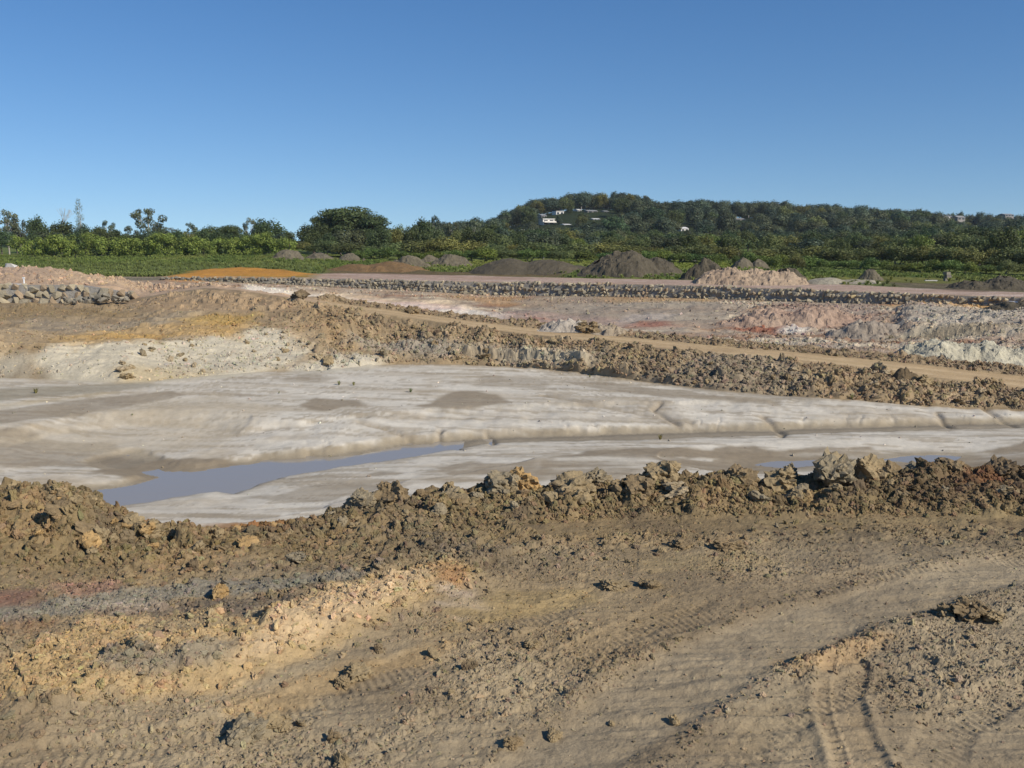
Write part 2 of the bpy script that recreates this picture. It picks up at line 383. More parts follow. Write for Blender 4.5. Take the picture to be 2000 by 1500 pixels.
flatl = 1 - sstep(-.3, .4, sdist(poly([(-150, 1420), (120, 1405), (330, 1425), (420, 1470), (380, 1560), (-150, 1560)]), Xg, Yg) + wob)
smooth = np.maximum.reduce([.75 * flatl, track1, track2, 0.8 * track3, 0.7 * track4])
patch = sstep(-0.25, 0.35, fbm(sx * 0.55, sy * 0.55, 4, 31))          # where the crumbs lie thick
rough_fg = (0.25 + 0.95 * patch) * (1 - 0.8 * smooth)
fgm = band(-1, 2.0, .1, .25)
x_, y_ = Xg[fg], Yg[fg]
def on(mask, f):
    o = np.zeros_like(Z); o[mask] = f(Xg[mask], Yg[mask]); return o
# foreground ground
Z += on(fg, lambda x, y: 0.07 * fbm(x * 0.5, y * 0.5, 4, 40) + 0.02 * fbm(x * 3, y * 3, 4, 41)) * band(-1, 2.6, .1, .4)
Z += on(fg, lambda x, y: 0.045 * clods(x, y, 0.34, 60, 0.22) + 0.036 * clods(x, y, 0.15, 70, 0.45) + 0.02 * clods(x, y, 0.065, 80, 0.65) + 0.012 * clods(x, y, 0.035, 85, 0.7)) * rough_fg * fgm
Z += on(fg, lambda x, y: 0.008 * fbm(x * 14, y * 14, 3, 43)) * fgm
nz3 = fbm(sx * 0.9, sy * 0.9, 3, 49)
# tyre groove with tread bars and raised shoulders
Z += -0.022 * track2 + 0.022 * np.exp(-((d2_ - 0.25) / 0.05) ** 2) * (d2_ < 2) * (0.2 + vnoise(sx * 4, sy * 4, 77)) + 0.007 * track2 * np.sin(a2 * 60 + np.abs(s2) * 18) * (np.abs(s2) > 0.05) + 0.012 * np.exp(-((s2 + 0.08) / 0.025) ** 2) * track2
Z += -0.03 * track1 + 0.035 * np.exp(-((d1 + 0.3 * wob - 0.62) / 0.12) ** 2) * (d1 < 3) * (0.4 + patch)
Z += 0.004 * track3 * np.sin(a3 * 26 + s3 * 9 + 2 * nz3) * sstep(-.1, .4, nz3) - 0.03 * track3
nlow0 = fbm(sx * 0.35 + 9, sy * 0.35, 3, 46)
# long scrape lines left by the blade
Z += on(fg, lambda x, y: 0.028 * fbm(x * 0.6, (y - 0.1 * x) * 6.5, 3, 45)) * fgm * (0.4 + 0.6 * sstep(-.2, .3, nlow0))
for k_, (pl_, wd_) in enumerate(((((1420, 1520), (1540, 1400), (1720, 1310), (1960, 1260), (2200, 1230)), .16), (((1250, 1240), (1450, 1175), (1700, 1120), (2100, 1070)), .18), (((700, 1500), (900, 1390), (1150, 1270), (1350, 1180)), .16), (((1800, 1520), (1850, 1420), (1980, 1340), (2150, 1290)), .16), (((60, 1490), (360, 1440), (700, 1330), (1000, 1220), (1300, 1130)), .2))):
    Pt = np.array([ground(u, v)[:2] for u, v in pl_]); dt_, at_, st_ = [np.zeros_like(Z) + 9 for _ in range(3)]
    dt_[fg], at_[fg], st_[fg] = ldist(Pt, Xg[fg], Yg[fg], 2); mk = (1 - sstep(wd_, wd_ + .1, dt_ + .25 * wob)) * sstep(-.3, .2, fbm(sx * .6, sy * .6, 3, 500 + k_))
    Z += -0.02 * mk + 0.006 * mk * np.sin(at_ * 70 + np.abs(st_) * 22) + 0.014 * np.exp(-((dt_ - wd_ - .08) / .05) ** 2) * (dt_ < 2) * patch
    rough_fg = rough_fg; smooth = np.maximum(smooth, .5 * mk)
# spoil ridge of yellow clay in the left foreground, and lesser furrows above it
RIDGE = np.array([ground(u, v)[:2] for u, v in ((-200, 1440), (60, 1400), (230, 1345), (380, 1300), (520, 1262), (640, 1222), (760, 1180), (870, 1140))])
dr = np.full(Xg.shape, 1e3); sr = np.zeros_like(dr); ar = np.zeros_like(dr)
dr[fg], ar[fg], sr[fg] = ldist(RIDGE, Xg[fg], Yg[fg], 4)
sr = np.where(dr < 900, np.sign(sr) * dr, 9) + 0.12 * fbm(sx * 1.3, sy * 1.3, 3, 47)    # positive: camera side
endf = sstep(0, 1.5, ar) * (1 - sstep(6.8, 8.2, ar))
ridge = np.interp(sr, [-3.5, -1.6, -0.5, -0.15, 0.15, 0.7, 1.2], [0, 0.05, 0.15, 0.21, 0.2, 0.04, 0]) * endf * (0.8 + 0.4 * vnoise(sx * 0.9, sy * 0.9, 48))
ridge = np.where(dr < 900, ridge, 0)
Z += ridge
Z += on(fg, lambda x, y: 0.10 * clods(x, y, 0.4, 90, 0.6) + 0.05 * clods(x, y, 0.18, 95, 0.7)) * np.clip(ridge * 6, 0, 1)
# foreground berm of clods
lo_ = np.interp(U, [-200, 250, 600, 900, 1300, 1700], [1.95, 1.85, 1.68, 1.7, 1.78, 1.82])
bm_ = sstep(lo_ - .15, lo_ + .2, S) * (1 - sstep(3.8, 4.8, S)) * (1 - .45 * sstep(330, 420, U) * (1 - sstep(640, 740, U)))
mm = (S > 1.4) & (S < 5.2)
Z += on(mm, lambda x, y: 0.12 * fbm(x * 0.7, y * 0.7, 3, 100) * sstep(1.9, 2.3, S[mm]) + (0.28 + .72 * sstep(1.95, 2.4, S[mm])) * 0.20 * clods(x, y, 0.62, 101, 0.6) + 0.11 * clods(x, y, 0.28, 110, 0.75) + 0.05 * clods(x, y, 0.13, 120, 0.8)) * bm_ * (1 - 0.8 * track3)
# left mound is higher and rougher
Z += on(mm, lambda x, y: 0.22 * clods(x, y, 0.8, 130, 0.8)) * bm_ * (1 - sstep(250, 400, U)) * band(2.3, 4.2, .4, .4)
# basin floor
bas = band(5.1, 6.0, .2, .03)
dry = np.where(basin, sstep(0.0, 1.0, np.minimum(sdc, sdp)), 1)
Z += on(basin, lambda x, y: 0.022 * fbm(x * 0.25, y * 0.25, 4, 140) + 0.016 * fbm(x * 0.9, y * 2.2, 4, 141, .6) + 0.012 * np.abs(fbm(x * 2.2, y * 3.0, 3, 142))) * bas * dry
# little slump gullies in the far lip
gul = on(basin, lambda x, y: np.maximum(0, 0.75 - np.abs(fbm(x * 0.8 + 0.5 * fbm(x, y, 2, 144), y * 0.16, 2, 143)) * 9))
Z -= 0.06 * gul * bas * np.where(far_side, np.exp(-((sdc - .9) / 0.6) ** 2), 0) * sstep(480, 620, U)
crack = np.zeros_like(Z)
for pl_ in (((1060, 772), (1120, 782), (1200, 792), (1280, 803), (1350, 812)), ((1290, 785), (1275, 795), (1290, 800), (1325, 815)), ((700, 818), (750, 826), (800, 840)), ((860, 828), (855, 838), (900, 858)), ((1490, 805), (1530, 825), (1525, 838)), ((950, 828), (965, 840), (960, 848)), ((520, 872), (560, 885)), ((600, 862), (640, 880)), ((1830, 800), (1850, 815), (1870, 822)), ((1920, 795), (1960, 810), (1985, 818))):
    Pc = np.array([ground(u, v)[:2] for u, v in pl_]); dc = np.full(Xg.shape, 1e3); dc[basin] = ldist(Pc, Xg[basin], Yg[basin], 2)[0] + 0.1 * np.abs(warp[basin])
    Z -= 0.11 * np.exp(-(dc / 0.13) ** 2); crack = np.maximum(crack, np.exp(-(dc / .3) ** 2))
# banks behind the basin
bk = (S > 5.9) & (S < 8.1)
bkm = band(6.02, 7.93, .05, .08)
big = on(bk, lambda x, y: 0.38 * clods(x, y, 1.25, 150, 0.75) + 0.22 * clods(x, y, 0.6, 160, 0.8) + 0.1 * clods(x, y, 0.3, 170, 0.85))
left_r = 0.35 + 0.5 * sstep(0.0, 0.5, on(bk, lambda x, y: fbm(x * 0.2, y * 0.2, 3, 171)))
facem = sstep(870, 930, U + 30 * fbm(sx * .4, sy * .4, 2, 176)) * (1 - sstep(1130, 1180, U)) * band(6.28, 6.78, .08, .08)
big = big * (1 - .45 * facem)
palef = (1 - sstep(520, 640, U)) * (1 - sstep(6.8, 7.0, S)) * (S > 5.9)
big = big * (1 - .4 * palef)
Z += big * bkm * (rightbank + (1 - rightbank) * left_r)
Z += on(bk, lambda x, y: 0.25 * fbm(x * 0.3, y * 0.3, 4, 172)) * bkm
# ledges of the layered left bank
led = on(bk, lambda x, y: fbm(x * 0.12, y * 0.55, 3, 173))
Zl = Z + 0.9 * led
stp = 0.42
fr = Zl / stp - np.floor(Zl / stp)
terr = (np.floor(Zl / stp) + sstep(0.55, 0.95, fr)) * stp - 0.9 * led
lw = 0.4 * (1 - rightbank) * (1 - .6 * palef) * bkm * (S < 8)
Z = Z * (1 - lw) + terr * lw
# scooped-out hollow in the bank below the start of the road
hx, hy, hz = ground(735, 648)
hol = np.exp(-(((Xg - hx) / 2.6) ** 2 + ((Yg - hy) / 1.3) ** 2))
Z -= 0.7 * hol * bkm
# drainage scratches in the steep grey face right of the middle
rill = on(bk, lambda x, y: np.abs(fbm((x + 0.5 * y) * 2.2, y * 0.3, 2, 175)))
Z += facem * (0.25 * rill + 0.45 * (sstep(6.3, 6.55, S) - .5 * sstep(6.3, 6.78, S) - .25))
# haul road ruts, windrow, pit
rd = (S > 7.9) & (S < 9.1)
Z += on(rd, lambda x, y: 0.04 * fbm(x * 0.4, y * 1.8, 3, 180)) * band(8, 9, .05, .05)
Z -= 0.05 * (np.exp(-((S - 8.3) / 0.07) ** 2) + np.exp(-((S - 8.7) / 0.07) ** 2)) * mr_[None, :] * (S > 8) * (S < 9)
pt = (S > 8.9) & (S < 13.2)
Z += on(pt, lambda x, y: 0.35 * clods(x, y, 0.9, 190, 0.55) + 0.18 * clods(x, y, 0.45, 195, 0.7)) * band(9.1, 11.4, .1, .4) * (0.5 + 0.5 * rightbank)
Z += on(pt, lambda x, y: 0.5 * fbm(x * 0.12, y * 0.12, 4, 200) + 0.15 * fbm(x * 0.6, y * 0.6, 3, 201)) * band(10.3, 12.85, .3, .12)
roughslope = sstep(1380, 1480, U)
Z += on(pt, lambda x, y: 0.22 * clods(x, y, 1.6, 205, 0.5) + 0.16 * clods(x, y, 0.7, 207, 0.7) + 0.1 * clods(x, y, 0.35, 208, .7)) * band(11.6, 12.85, .3, .1) * (0.12 + 0.88 * roughslope)
# erosion runnels on the smooth cut face
Z -= on(pt, lambda x, y: 0.08 * np.abs(fbm(x * 0.9, y * 0.1, 3, 209))) * band(12.0, 12.9, .2, .1)
# white cliff and bench on the right of the pit
Z += 0.6 * sstep(12.12, 12.2, S) * (1 - sstep(12.75, 12.98, S)) * sstep(1740, 1780, U)
tr = (S > 13.9) & (S < 16.2)
Z += on(tr, lambda x, y: 0.07 * fbm(x * 0.2, y * 0.2, 4, 210)) * band(14.1, 16, .1, .2)
Z += on((S > 14.9) & (S < 17.5), lambda x, y: 0.3 * fbm(x * 0.06, y * 0.06, 3, 220) + 0.22 * fbm(x * 0.5, y * 0.3, 3, 221)) * band(15.1, 17, .2, .3)
mnd = (S > 8.9) & (S < 11.2)
Z += on(mnd, lambda x, y: 0.2 * fbm(x * 0.25, y * 0.25, 4, 230) + 0.25 * clods(x, y, 0.9, 231, 0.5)) * band(9.1, 11, .1, .4) * (1 - mr_[None, :])
# grassy bank and ochre scrape at the far end of the wall
och = poly([(338, 541), (400, 529), (470, 526), (560, 530), (610, 537), (600, 543)])
sdo = sdist(och, Xg, Yg, 8)
Z += 0.35 * (1 - sstep(-3, 3, sdo))
Yo = Yg - facem * (0.2 * np.abs(fbm(sx * 2.9, sy * .9, 4, 177)) + .3 * fbm(sx * 1.2, sy * 1.2, 4, 178))

# ------------------------------------------------------------------ soil colours, in plan
C = np.zeros((NR, NC, 3))
def put(mask, col):
    C[:] = C * (1 - mask[..., None]) + np.asarray(col) * mask[..., None]
nlow = fbm(sx * 0.18, sy * 0.18, 4, 300); nmid = fbm(sx * 0.9, sy * 0.9, 4, 301); nhi = fbm(sx * 4, sy * 4, 3, 302)
streak = fbm(sx * 0.22 + 0.08 * sy, sy * 1.3 + 0.15 * sx, 4, 303)
one = np.ones_like(Z)
put(one, lin(154, 135, 105))
put(sstep(-0.1, 0.4, nmid) * 0.6, lin(168, 149, 116)); put(sstep(0.0, 0.5, -nmid) * 0.6, lin(134, 116, 89)); put(sstep(0.0, 0.4, nlow) * 0.5, lin(160, 136, 98)); put(sstep(0.05, 0.4, -nlow) * 0.4, lin(150, 136, 111))
berm = sstep(lo_ - .2, lo_ + .2, S) * (1 - sstep(4.8, 5.2, S))
put(berm, lin(142, 122, 88)); put(berm * sstep(0, 0.5, nmid) * 0.7, lin(160, 134, 96)); put(berm * sstep(0.15, 0.5, -nmid) * 0.7, lin(122, 106, 84))
put(berm * sstep(0.1, 0.5, nlow) * 0.4, lin(150, 138, 118))
put(np.clip(track1 + 0.6 * track4, 0, 1) * 0.75, lin(164, 146, 116)); put(track2 * 0.6, lin(168, 146, 112)); put(track3 * 0.5, lin(148, 126, 92))
sandm = sstep(4.3, 5.0, S) * (S < 6.0)
put(sandm, lin(206, 196, 177)); put(sandm * sstep(0.0, 0.5, streak) * 0.6, lin(218, 208, 188)); put(sandm * sstep(0.08, 0.4, -streak) * 0.55, lin(178, 163, 138))
st2 = fbm(sx * 0.35 + 0.1 * sy + 5, sy * 2.6 + 0.25 * sx, 4, 304); put(sandm * sstep(0.24, 0.32, st2) * 0.55, lin(160, 144, 119)); put(sandm * sstep(0.3, 0.36, fbm(sx * .5 + 3, sy * 3.4 + .3 * sx, 4, 307)) * .5, lin(150, 135, 112))
bank = band(6.0, 8.0, .03, .02)
put(bank, lin(157, 135, 103)); put(bank * sstep(0, 0.4, nmid) * 0.6, lin(173, 151, 118)); put(bank * sstep(0, 0.4, -nmid) * 0.6, lin(135, 118, 94)); put(bank * sstep(0.1, 0.4, nlow) * 0.5, lin(158, 145, 124))
put(band(8.0, 9.0, .03, .03) * mr_[None, :], lin(184, 157, 117))
put(mr_[None, :] * (np.exp(-((S - 8.3 + .03 * nmid) / 0.08) ** 2) + np.exp(-((S - 8.7 + .03 * nmid) / 0.08) ** 2)) * .6 * (S > 8) * (S < 9), lin(204, 178, 138)); put(mr_[None, :] * (S > 8) * (S < 9) * sstep(0, .4, streak) * .4, lin(168, 140, 104))
put((S >= 8) * (1 - mr_[None, :]) * band(8, 11, .03, .3), lin(186, 158, 128))
put(band(9.02, 10.5, .03, .3) * mr_[None, :], lin(148, 128, 100))
pit = band(10.3, 13.0, .3, .01)
pm = fbm(sx * .22, sy * .5, 5, 306, .62); put(pit, lin(166, 146, 124)); put(pit * sstep(0, 0.35, pm) * 0.7, lin(186, 170, 146)); put(pit * sstep(0, 0.35, -pm) * 0.7, lin(146, 124, 104)); put(pit * sstep(0.1, 0.4, nmid) * 0.35, lin(176, 146, 112)); pr = fbm(sx * .12 + 7, sy * .8, 4, 308); put(pit * sstep(.2, .34, pr) * .6, lin(206, 190, 160)); put(pit * sstep(.24, .36, -pr) * .5, lin(150, 106, 76))
put(band(13.0, 14.0, .01, .02), lin(110, 104, 90))
ter = band(14.0, 15.0, .02, .02)
put(ter, lin(178, 151, 130)); put(ter * sstep(0.1, 0.5, streak) * 0.6, lin(206, 186, 168)); put(ter * sstep(0.1, 0.5, -nlow) * 0.4, lin(160, 128, 105))
grs = sstep(14.97, 15.03, S)
put(grs, lin(104, 116, 52, .85)); put(grs * sstep(-.1, 0.4, fbm(sx * 0.15, sy * 0.1, 4, 310)) * 0.7, lin(128, 130, 66, .85)); put(grs * sstep(0.0, 0.4, fbm(sx * 0.3, sy * 0.25, 4, 311)) * 0.6, lin(80, 98, 42, .85))
lg = (S > 14.02) * (1 - sstep(590, 640, U)) * (S < 15.5)
put(np.clip(lg, 0, 1), lin(106, 114, 58, .85))
put(sstep(16.6, 17, S), lin(50, 66, 30, .7))

def zone(pix, col, amt=1.0, soft=0.5, wv=0.6, ws=0.8, streaky=None, smin=None, smax=None):
    P = poly(pix)
    k = (Yg.min() if False else 1.0)
    yy = P[:, 1].mean(); soft = soft * yy / 40; wv = wv * yy / 40; ws = ws * 40 / yy
    d = sdist(P, Xg, Yg, 4 * soft + 2 * wv)
    m = d < 900
    if not m.any(): return
    dd = d[m] + wv * fbm(Xg[m] * ws, Yg[m] * ws * 0.7, 4, 320)
    a = np.zeros_like(Z); q = 1 - sstep(-soft, soft, dd)
    if streaky is not None: q = q * sstep(streaky - 0.25, streaky + 0.25, fbm(Xg[m] * 0.25 * ws, Yg[m] * 1.5 * ws, 4, 321) * 0.5 + 0.5)
    a[m] = q * amt
    if smin is not None: a *= (S >= smin)
    if smax is not None: a *= (S < smax)
    put(a, col)
# left foreground: yellow clay ridge and coloured layers
zone([(-100, 1345), (60, 1285), (170, 1215), (280, 1210), (440, 1215), (480, 1245), (560, 1215), (660, 1170), (760, 1140), (880, 1120), (930, 1135), (900, 1165), (800, 1200), (690, 1260), (560, 1310), (440, 1350), (330, 1375), (200, 1390), (60, 1400), (-100, 1420)], lin(190, 160, 112), 0.85)
zone([(610, 1180), (760, 1150), (850, 1135), (800, 1190), (690, 1240), (560, 1290), (470, 1310), (520, 1250)], lin(208, 178, 134), 0.85)
zone([(200, 1300), (330, 1320), (460, 1290), (420, 1330), (300, 1350), (190, 1345)], lin(146, 134, 112), 0.8)
zone([(260, 1240), (360, 1225), (440, 1240), (400, 1275), (290, 1275)], lin(158, 140, 108), 0.7)
zone([(-100, 1190), (120, 1175), (400, 1150), (640, 1130), (760, 1125), (700, 1150), (560, 1165), (300, 1190), (120, 1215), (-100, 1235)], lin(142, 134, 116), 0.85)
zone([(180, 1205), (300, 1195), (420, 1190), (540, 1190), (640, 1180), (560, 1205), (460, 1225), (290, 1222)], lin(118, 105, 88), 0.85)
zone([(-100, 1160), (40, 1150), (100, 1155), (60, 1185), (-100, 1195)], lin(134, 96, 82), 0.7)
zone([(90, 1140), (220, 1140), (240, 1160), (120, 1175)], lin(160, 122, 104), 0.6)
zone([(-60, 1210), (80, 1200), (120, 1220), (60, 1245), (-60, 1245)], lin(144, 110, 80), 0.55)
zone([(190, 1195), (260, 1185), (340, 1190), (330, 1202), (240, 1206)], lin(214, 192, 166), 0.6, streaky=0.45)
zone([(855, 1165), (930, 1165), (960, 1195), (900, 1215), (850, 1190)], lin(210, 190, 170), 0.7, streaky=0.5)
zone([(860, 1135), (910, 1135), (900, 1160), (870, 1160)], lin(168, 116, 74), 0.5)
zone([(900, 1180), (1000, 1155), (1150, 1150), (1160, 1175), (1040, 1200), (920, 1230), (840, 1250)], lin(172, 146, 96), 0.55)
zone([(420, 1375), (600, 1320), (800, 1270), (900, 1250), (840, 1290), (640, 1350), (500, 1400)], lin(176, 146, 100), 0.6)
zone([(1520, 1300), (1580, 1270), (1700, 1235), (1760, 1240), (1680, 1290), (1560, 1320)], lin(184, 152, 108), 0.7)
zone([(1250, 1090), (1450, 1075), (1520, 1095), (1380, 1120), (1260, 1115)], lin(168, 146, 104), 0.5)
zone([(1440, 1012), (1650, 1008), (2000, 1000), (2100, 1000), (2100, 1008), (1700, 1020), (1450, 1020)], lin(168, 148, 106), 0.35)
zone([(400, 1025), (470, 1018), (560, 1025), (560, 1040), (420, 1042)], lin(156, 112, 66), 0.8)
zone([(1740, 930), (1900, 910), (2100, 905), (2100, 990), (1900, 992), (1760, 985)], lin(116, 96, 72), 0.7)
zone([(1880, 925), (1960, 930), (1960, 965), (1880, 960)], lin(130, 78, 50), 0.5, streaky=0.5)
zone([(600, 985), (700, 970), (800, 968), (760, 990), (640, 1000)], lin(164, 156, 142), 0.6, smin=2)
# basin: wet margins and dark streaks
mot = fbm(sx * 0.5, sy * 0.9, 5, 305, .62); put(sandm * sstep(0.05, 0.45, mot) * 0.45, lin(178, 162, 136)); put(sandm * sstep(0.25, 0.5, -mot) * 0.35, lin(190, 180, 160))
brn = (1 - sstep(200, 620, U + 120 * nlow)) * sandm; put(brn * 0.25 * sstep(-.35, .25, mot + .4 * streak), lin(178, 156, 122))
wetc = lin(150, 136, 112); wet2 = lin(160, 148, 128)
wm = on(basin, lambda x, y: np.zeros_like(x))
put(crack * .6, lin(150, 134, 110))
put(np.where(basin & far_side, 1 - sstep(0.4, 0.7, sdc + .3 * st2), 0) * 0.9, wetc)
put(np.where(basin & ~far_side, 1 - sstep(0.1, 0.7, sdc + .4 * st2), 0) * 0.75, wet2)
put(np.where(basin, 1 - sstep(0.2, 1.2, sdp), 0) * 0.8, wetc); put(np.where(basin & (sdc < .1), 1, 0) * .85, lin(140, 128, 108))
for pz, am in (([(780, 795), (820, 785), (900, 765), (960, 772), (975, 785), (900, 795), (840, 800), (740, 797)], 0.75),
               ([(590, 792), (620, 782), (690, 784), (690, 793), (640, 797)], 0.75),
               ([(200, 905), (230, 890), (300, 875), (420, 872), (500, 880), (540, 893), (440, 912), (370, 922), (320, 920)], 0.85),
               ([(-100, 812), (60, 795), (200, 778), (330, 765), (360, 772), (240, 795), (120, 815), (-100, 835)], 0.6),
               ([(-100, 840), (60, 835), (180, 845), (260, 865), (190, 890), (40, 890), (-100, 880)], 0.55),
               ([(1100, 870), (1330, 862), (1560, 855), (1660, 860), (1500, 875), (1330, 878), (1180, 876)], 0.8),
               ([(1280, 890), (1430, 875), (1640, 868), (1660, 880), (1500, 905), (1330, 915)], 0.75),
               ([(1850, 862), (2100, 856), (2100, 876), (1900, 872)], 0.8),
               ([(1600, 890), (1850, 880), (2100, 885), (2100, 930), (1600, 930)], 0.7),
               ([(880, 915), (960, 905), (1060, 908), (1010, 925), (900, 922)], 0.6),
               ([(740, 915), (800, 902), (920, 893), (860, 908), (770, 920)], 0.65),
               ([(1000, 925), (1120, 915), (1250, 915), (1200, 935), (1050, 938)], 0.55),
               ([(480, 955), (560, 940), (700, 935), (760, 945), (640, 962), (520, 965)], 0.5),
               ([(370, 985), (400, 982), (400, 990), (375, 992)], 0.8),
               ([(70, 945), (110, 940), (120, 950), (85, 955)], 0.7),
               ([(1200, 750), (1350, 765), (1500, 785), (1400, 785), (1250, 770), (1080, 745)], 0.6),
               ([(960, 735), (1100, 745), (1050, 760), (940, 752)], 0.45),
               ([(470, 738), (600, 733), (640, 740), (560, 745)], 0.5)):
    zone(pz, lin(146, 131, 108), min(1, am * 1.15), soft=0.25, wv=1.0, ws=0.5)
zone([(1080, 880), (1300, 866), (1700, 856), (1720, 876), (1500, 900), (1250, 925), (1040, 928)], lin(146, 131, 108), 0.9, soft=.2, streaky=0.47)
zone([(1640, 900), (1850, 870), (2150, 866), (2150, 930), (1640, 930)], lin(146, 131, 108), 0.85, soft=.2, streaky=0.45)
zone([(700, 935), (900, 898), (1080, 890), (1050, 935), (760, 950)], lin(156, 141, 118), 0.8, soft=.2, streaky=0.5)
zone([(-100, 760), (100, 752), (250, 748), (330, 752), (150, 770), (-100, 790)], lin(150, 140, 118), 0.7)
zone([(-100, 800), (60, 780), (200, 765), (260, 762), (180, 775), (-100, 812)], lin(190, 166, 120), 0.45, streaky=0.4)
zone([(0, 850), (200, 800), (420, 770), (560, 800), (420, 850), (260, 870)], lin(188, 172, 144), 0.45)
# banks
zone([(-100, 690), (50, 688), (70, 705), (45, 735), (-100, 745)], lin(184, 174, 152), 0.8)
zone([(60, 700), (110, 674), (250, 668), (400, 660), (520, 645), (600, 650), (620, 690), (560, 715), (420, 740), (240, 750), (100, 745), (60, 735)], lin(200, 188, 162), 0.95)
zone([(230, 722), (330, 715), (420, 725), (300, 745), (240, 748)], lin(186, 164, 122), 0.6)
zone([(280, 705), (420, 690), (560, 690), (620, 705), (500, 722), (360, 732)], lin(172, 162, 142), 0.6, streaky=0.5)
zone([(60, 680), (100, 655), (200, 642), (330, 632), (460, 625), (520, 630), (480, 648), (330, 660), (180, 668), (90, 682)], lin(184, 152, 102), 0.7, wv=1.4)
zone([(150, 655), (330, 642), (470, 632), (440, 650), (280, 660)], lin(190, 150, 82), 0.7, streaky=0.55, wv=1.4)
zone([(330, 628), (420, 615), (500, 612), (480, 625), (380, 634)], lin(190, 156, 86), 0.6)
zone([(-100, 605), (60, 600), (200, 600), (250, 615), (120, 625), (-100, 630)], lin(142, 120, 84), 0.6)
zone([(250, 590), (400, 570), (520, 580), (600, 600), (480, 610), (330, 615)], lin(176, 148, 114), 0.6)
zone([(-100, 640), (60, 640), (120, 655), (40, 680), (-100, 690)], lin(182, 158, 122), 0.6)
zone([(560, 720), (620, 700), (700, 698), (760, 710), (700, 725), (600, 730)], lin(192, 182, 160), 0.9)
zone([(600, 600), (680, 612), (660, 660), (600, 680), (560, 650)], lin(166, 140, 104), 0.7)
zone([(870, 668), (960, 672), (1100, 690), (1180, 698), (1160, 725), (1040, 712), (900, 695)], lin(180, 168, 144), 0.5, smin=6.05, smax=7.6)
put(facem * .75 * sstep(-.4, .2, nmid), lin(182, 168, 140))
zone([(690, 650), (800, 655), (880, 672), (860, 690), (740, 690), (680, 675)], lin(164, 156, 140), 0.6, smax=7.8)
zone([(1180, 700), (1400, 720), (1600, 740), (1600, 785), (1400, 768), (1200, 740)], lin(132, 118, 96), 0.5, smax=7.8)
# left mound
zone([(120, 528), (200, 540), (290, 558), (260, 566), (180, 556), (100, 545)], lin(206, 176, 138), 0.6)
zone([(-100, 525), (60, 525), (100, 535), (0, 545), (-100, 545)], lin(178, 152, 126), 0.6)
# cut slope, pit floor
zone([(300, 556), (480, 556), (620, 570), (760, 588), (900, 602), (1000, 615), (960, 630), (820, 612), (640, 590), (480, 570), (300, 562)], lin(226, 212, 190), 0.95, smin=10.5)
zone([(560, 566), (700, 572), (860, 590), (960, 608), (820, 600), (660, 582)], lin(232, 205, 166), 0.6, smin=10.5)
zone([(690, 580), (790, 590), (900, 604), (880, 612), (740, 598)], lin(206, 166, 150), 0.55, smin=10.5, streaky=0.4)
zone([(860, 574), (1000, 580), (1100, 585), (1080, 600), (920, 592)], lin(176, 136, 92), 0.7, smin=10.5)
zone([(1000, 584), (1150, 580), (1400, 585), (1440, 610), (1400, 630), (1150, 625), (1000, 610)], lin(160, 146, 126), 0.7, smin=10.5)
zone([(1180, 578), (1380, 578), (1400, 590), (1200, 588)], lin(184, 150, 104), 0.6, smin=10.5)
zone([(960, 605), (1100, 612), (1240, 620), (1240, 635), (1080, 632), (960, 625)], lin(172, 146, 130), 0.6, smin=10.5)
zone([(1240, 624), (1300, 626), (1320, 634), (1250, 634)], lin(158, 104, 84), 0.8, smin=10.5)
zone([(1040, 622), (1120, 630), (1200, 632), (1180, 640), (1060, 634)], lin(172, 104, 86), 0.6, smin=10.5, streaky=0.45)
zone([(1420, 624), (1470, 620), (1530, 632), (1520, 646), (1440, 640)], lin(152, 96, 72), 0.85, smin=10.5)
zone([(1530, 634), (1590, 636), (1570, 646), (1530, 646)], lin(218, 208, 190), 0.9, smin=10.5)
zone([(1380, 660), (1480, 662), (1490, 672), (1390, 668)], lin(214, 200, 172), 0.9, smin=10)
zone([(1480, 655), (1640, 660), (1700, 668), (1600, 674), (1480, 668)], lin(206, 192, 164), 0.7, smin=10, streaky=0.4)
zone([(1640, 656), (1800, 656), (2000, 652), (2100, 652), (2100, 662), (1800, 664)], lin(150, 146, 116), 0.4, smin=10)
zone([(1740, 597), (1820, 592), (2100, 596), (2100, 612), (1900, 612), (1760, 606)], lin(206, 164, 104), 0.85, smin=11.5)
zone([(1760, 615), (1900, 622), (2100, 618), (2100, 655), (1800, 652), (1750, 640)], lin(178, 168, 148), 0.7, smin=11.5)
zone([(1540, 580), (1700, 590), (1740, 640), (1640, 650), (1500, 620)], lin(160, 138, 122), 0.5, smin=11)
zone([(1230, 610), (1320, 612), (1300, 622), (1220, 620)], lin(190, 176, 160), 0.6, smin=11)
# terrace and field
put((1 - sstep(-1.5, 1.5, sdo + 2 * fbm(sx * 0.15, sy * 0.15, 3, 330))) * 0.95, lin(196, 138, 62))
zone([(640, 525), (800, 528), (1100, 535), (1100, 541), (800, 536), (640, 534)], lin(112, 88, 66), 0.75)
zone([(900, 512), (1000, 510), (1180, 515), (1180, 525), (900, 522)], lin(140, 142, 66, .8), 0.8)
zone([(1300, 510), (1480, 512), (1480, 530), (1300, 526)], lin(132, 140, 58, .8), 0.8)
zone([(1560, 545), (1680, 540), (1900, 548), (2000, 555), (1900, 560), (1650, 552)], lin(124, 116, 58, .8), 0.6)
zone([(1740, 552), (1900, 556), (2100, 566), (2100, 572), (1900, 570), (1740, 560)], lin(110, 94, 76), 0.8)
dk = 1 - .05 * (1 - sstep(4.2, 4.8, S)) - .08 * berm - .06 * bank; C *= dk[..., None]
gy_ = C.mean(-1, keepdims=True); q_ = (.04 * (1 - sstep(1.7, 2.2, S)))[..., None]; C = C * (1 - q_) + gy_ * q_
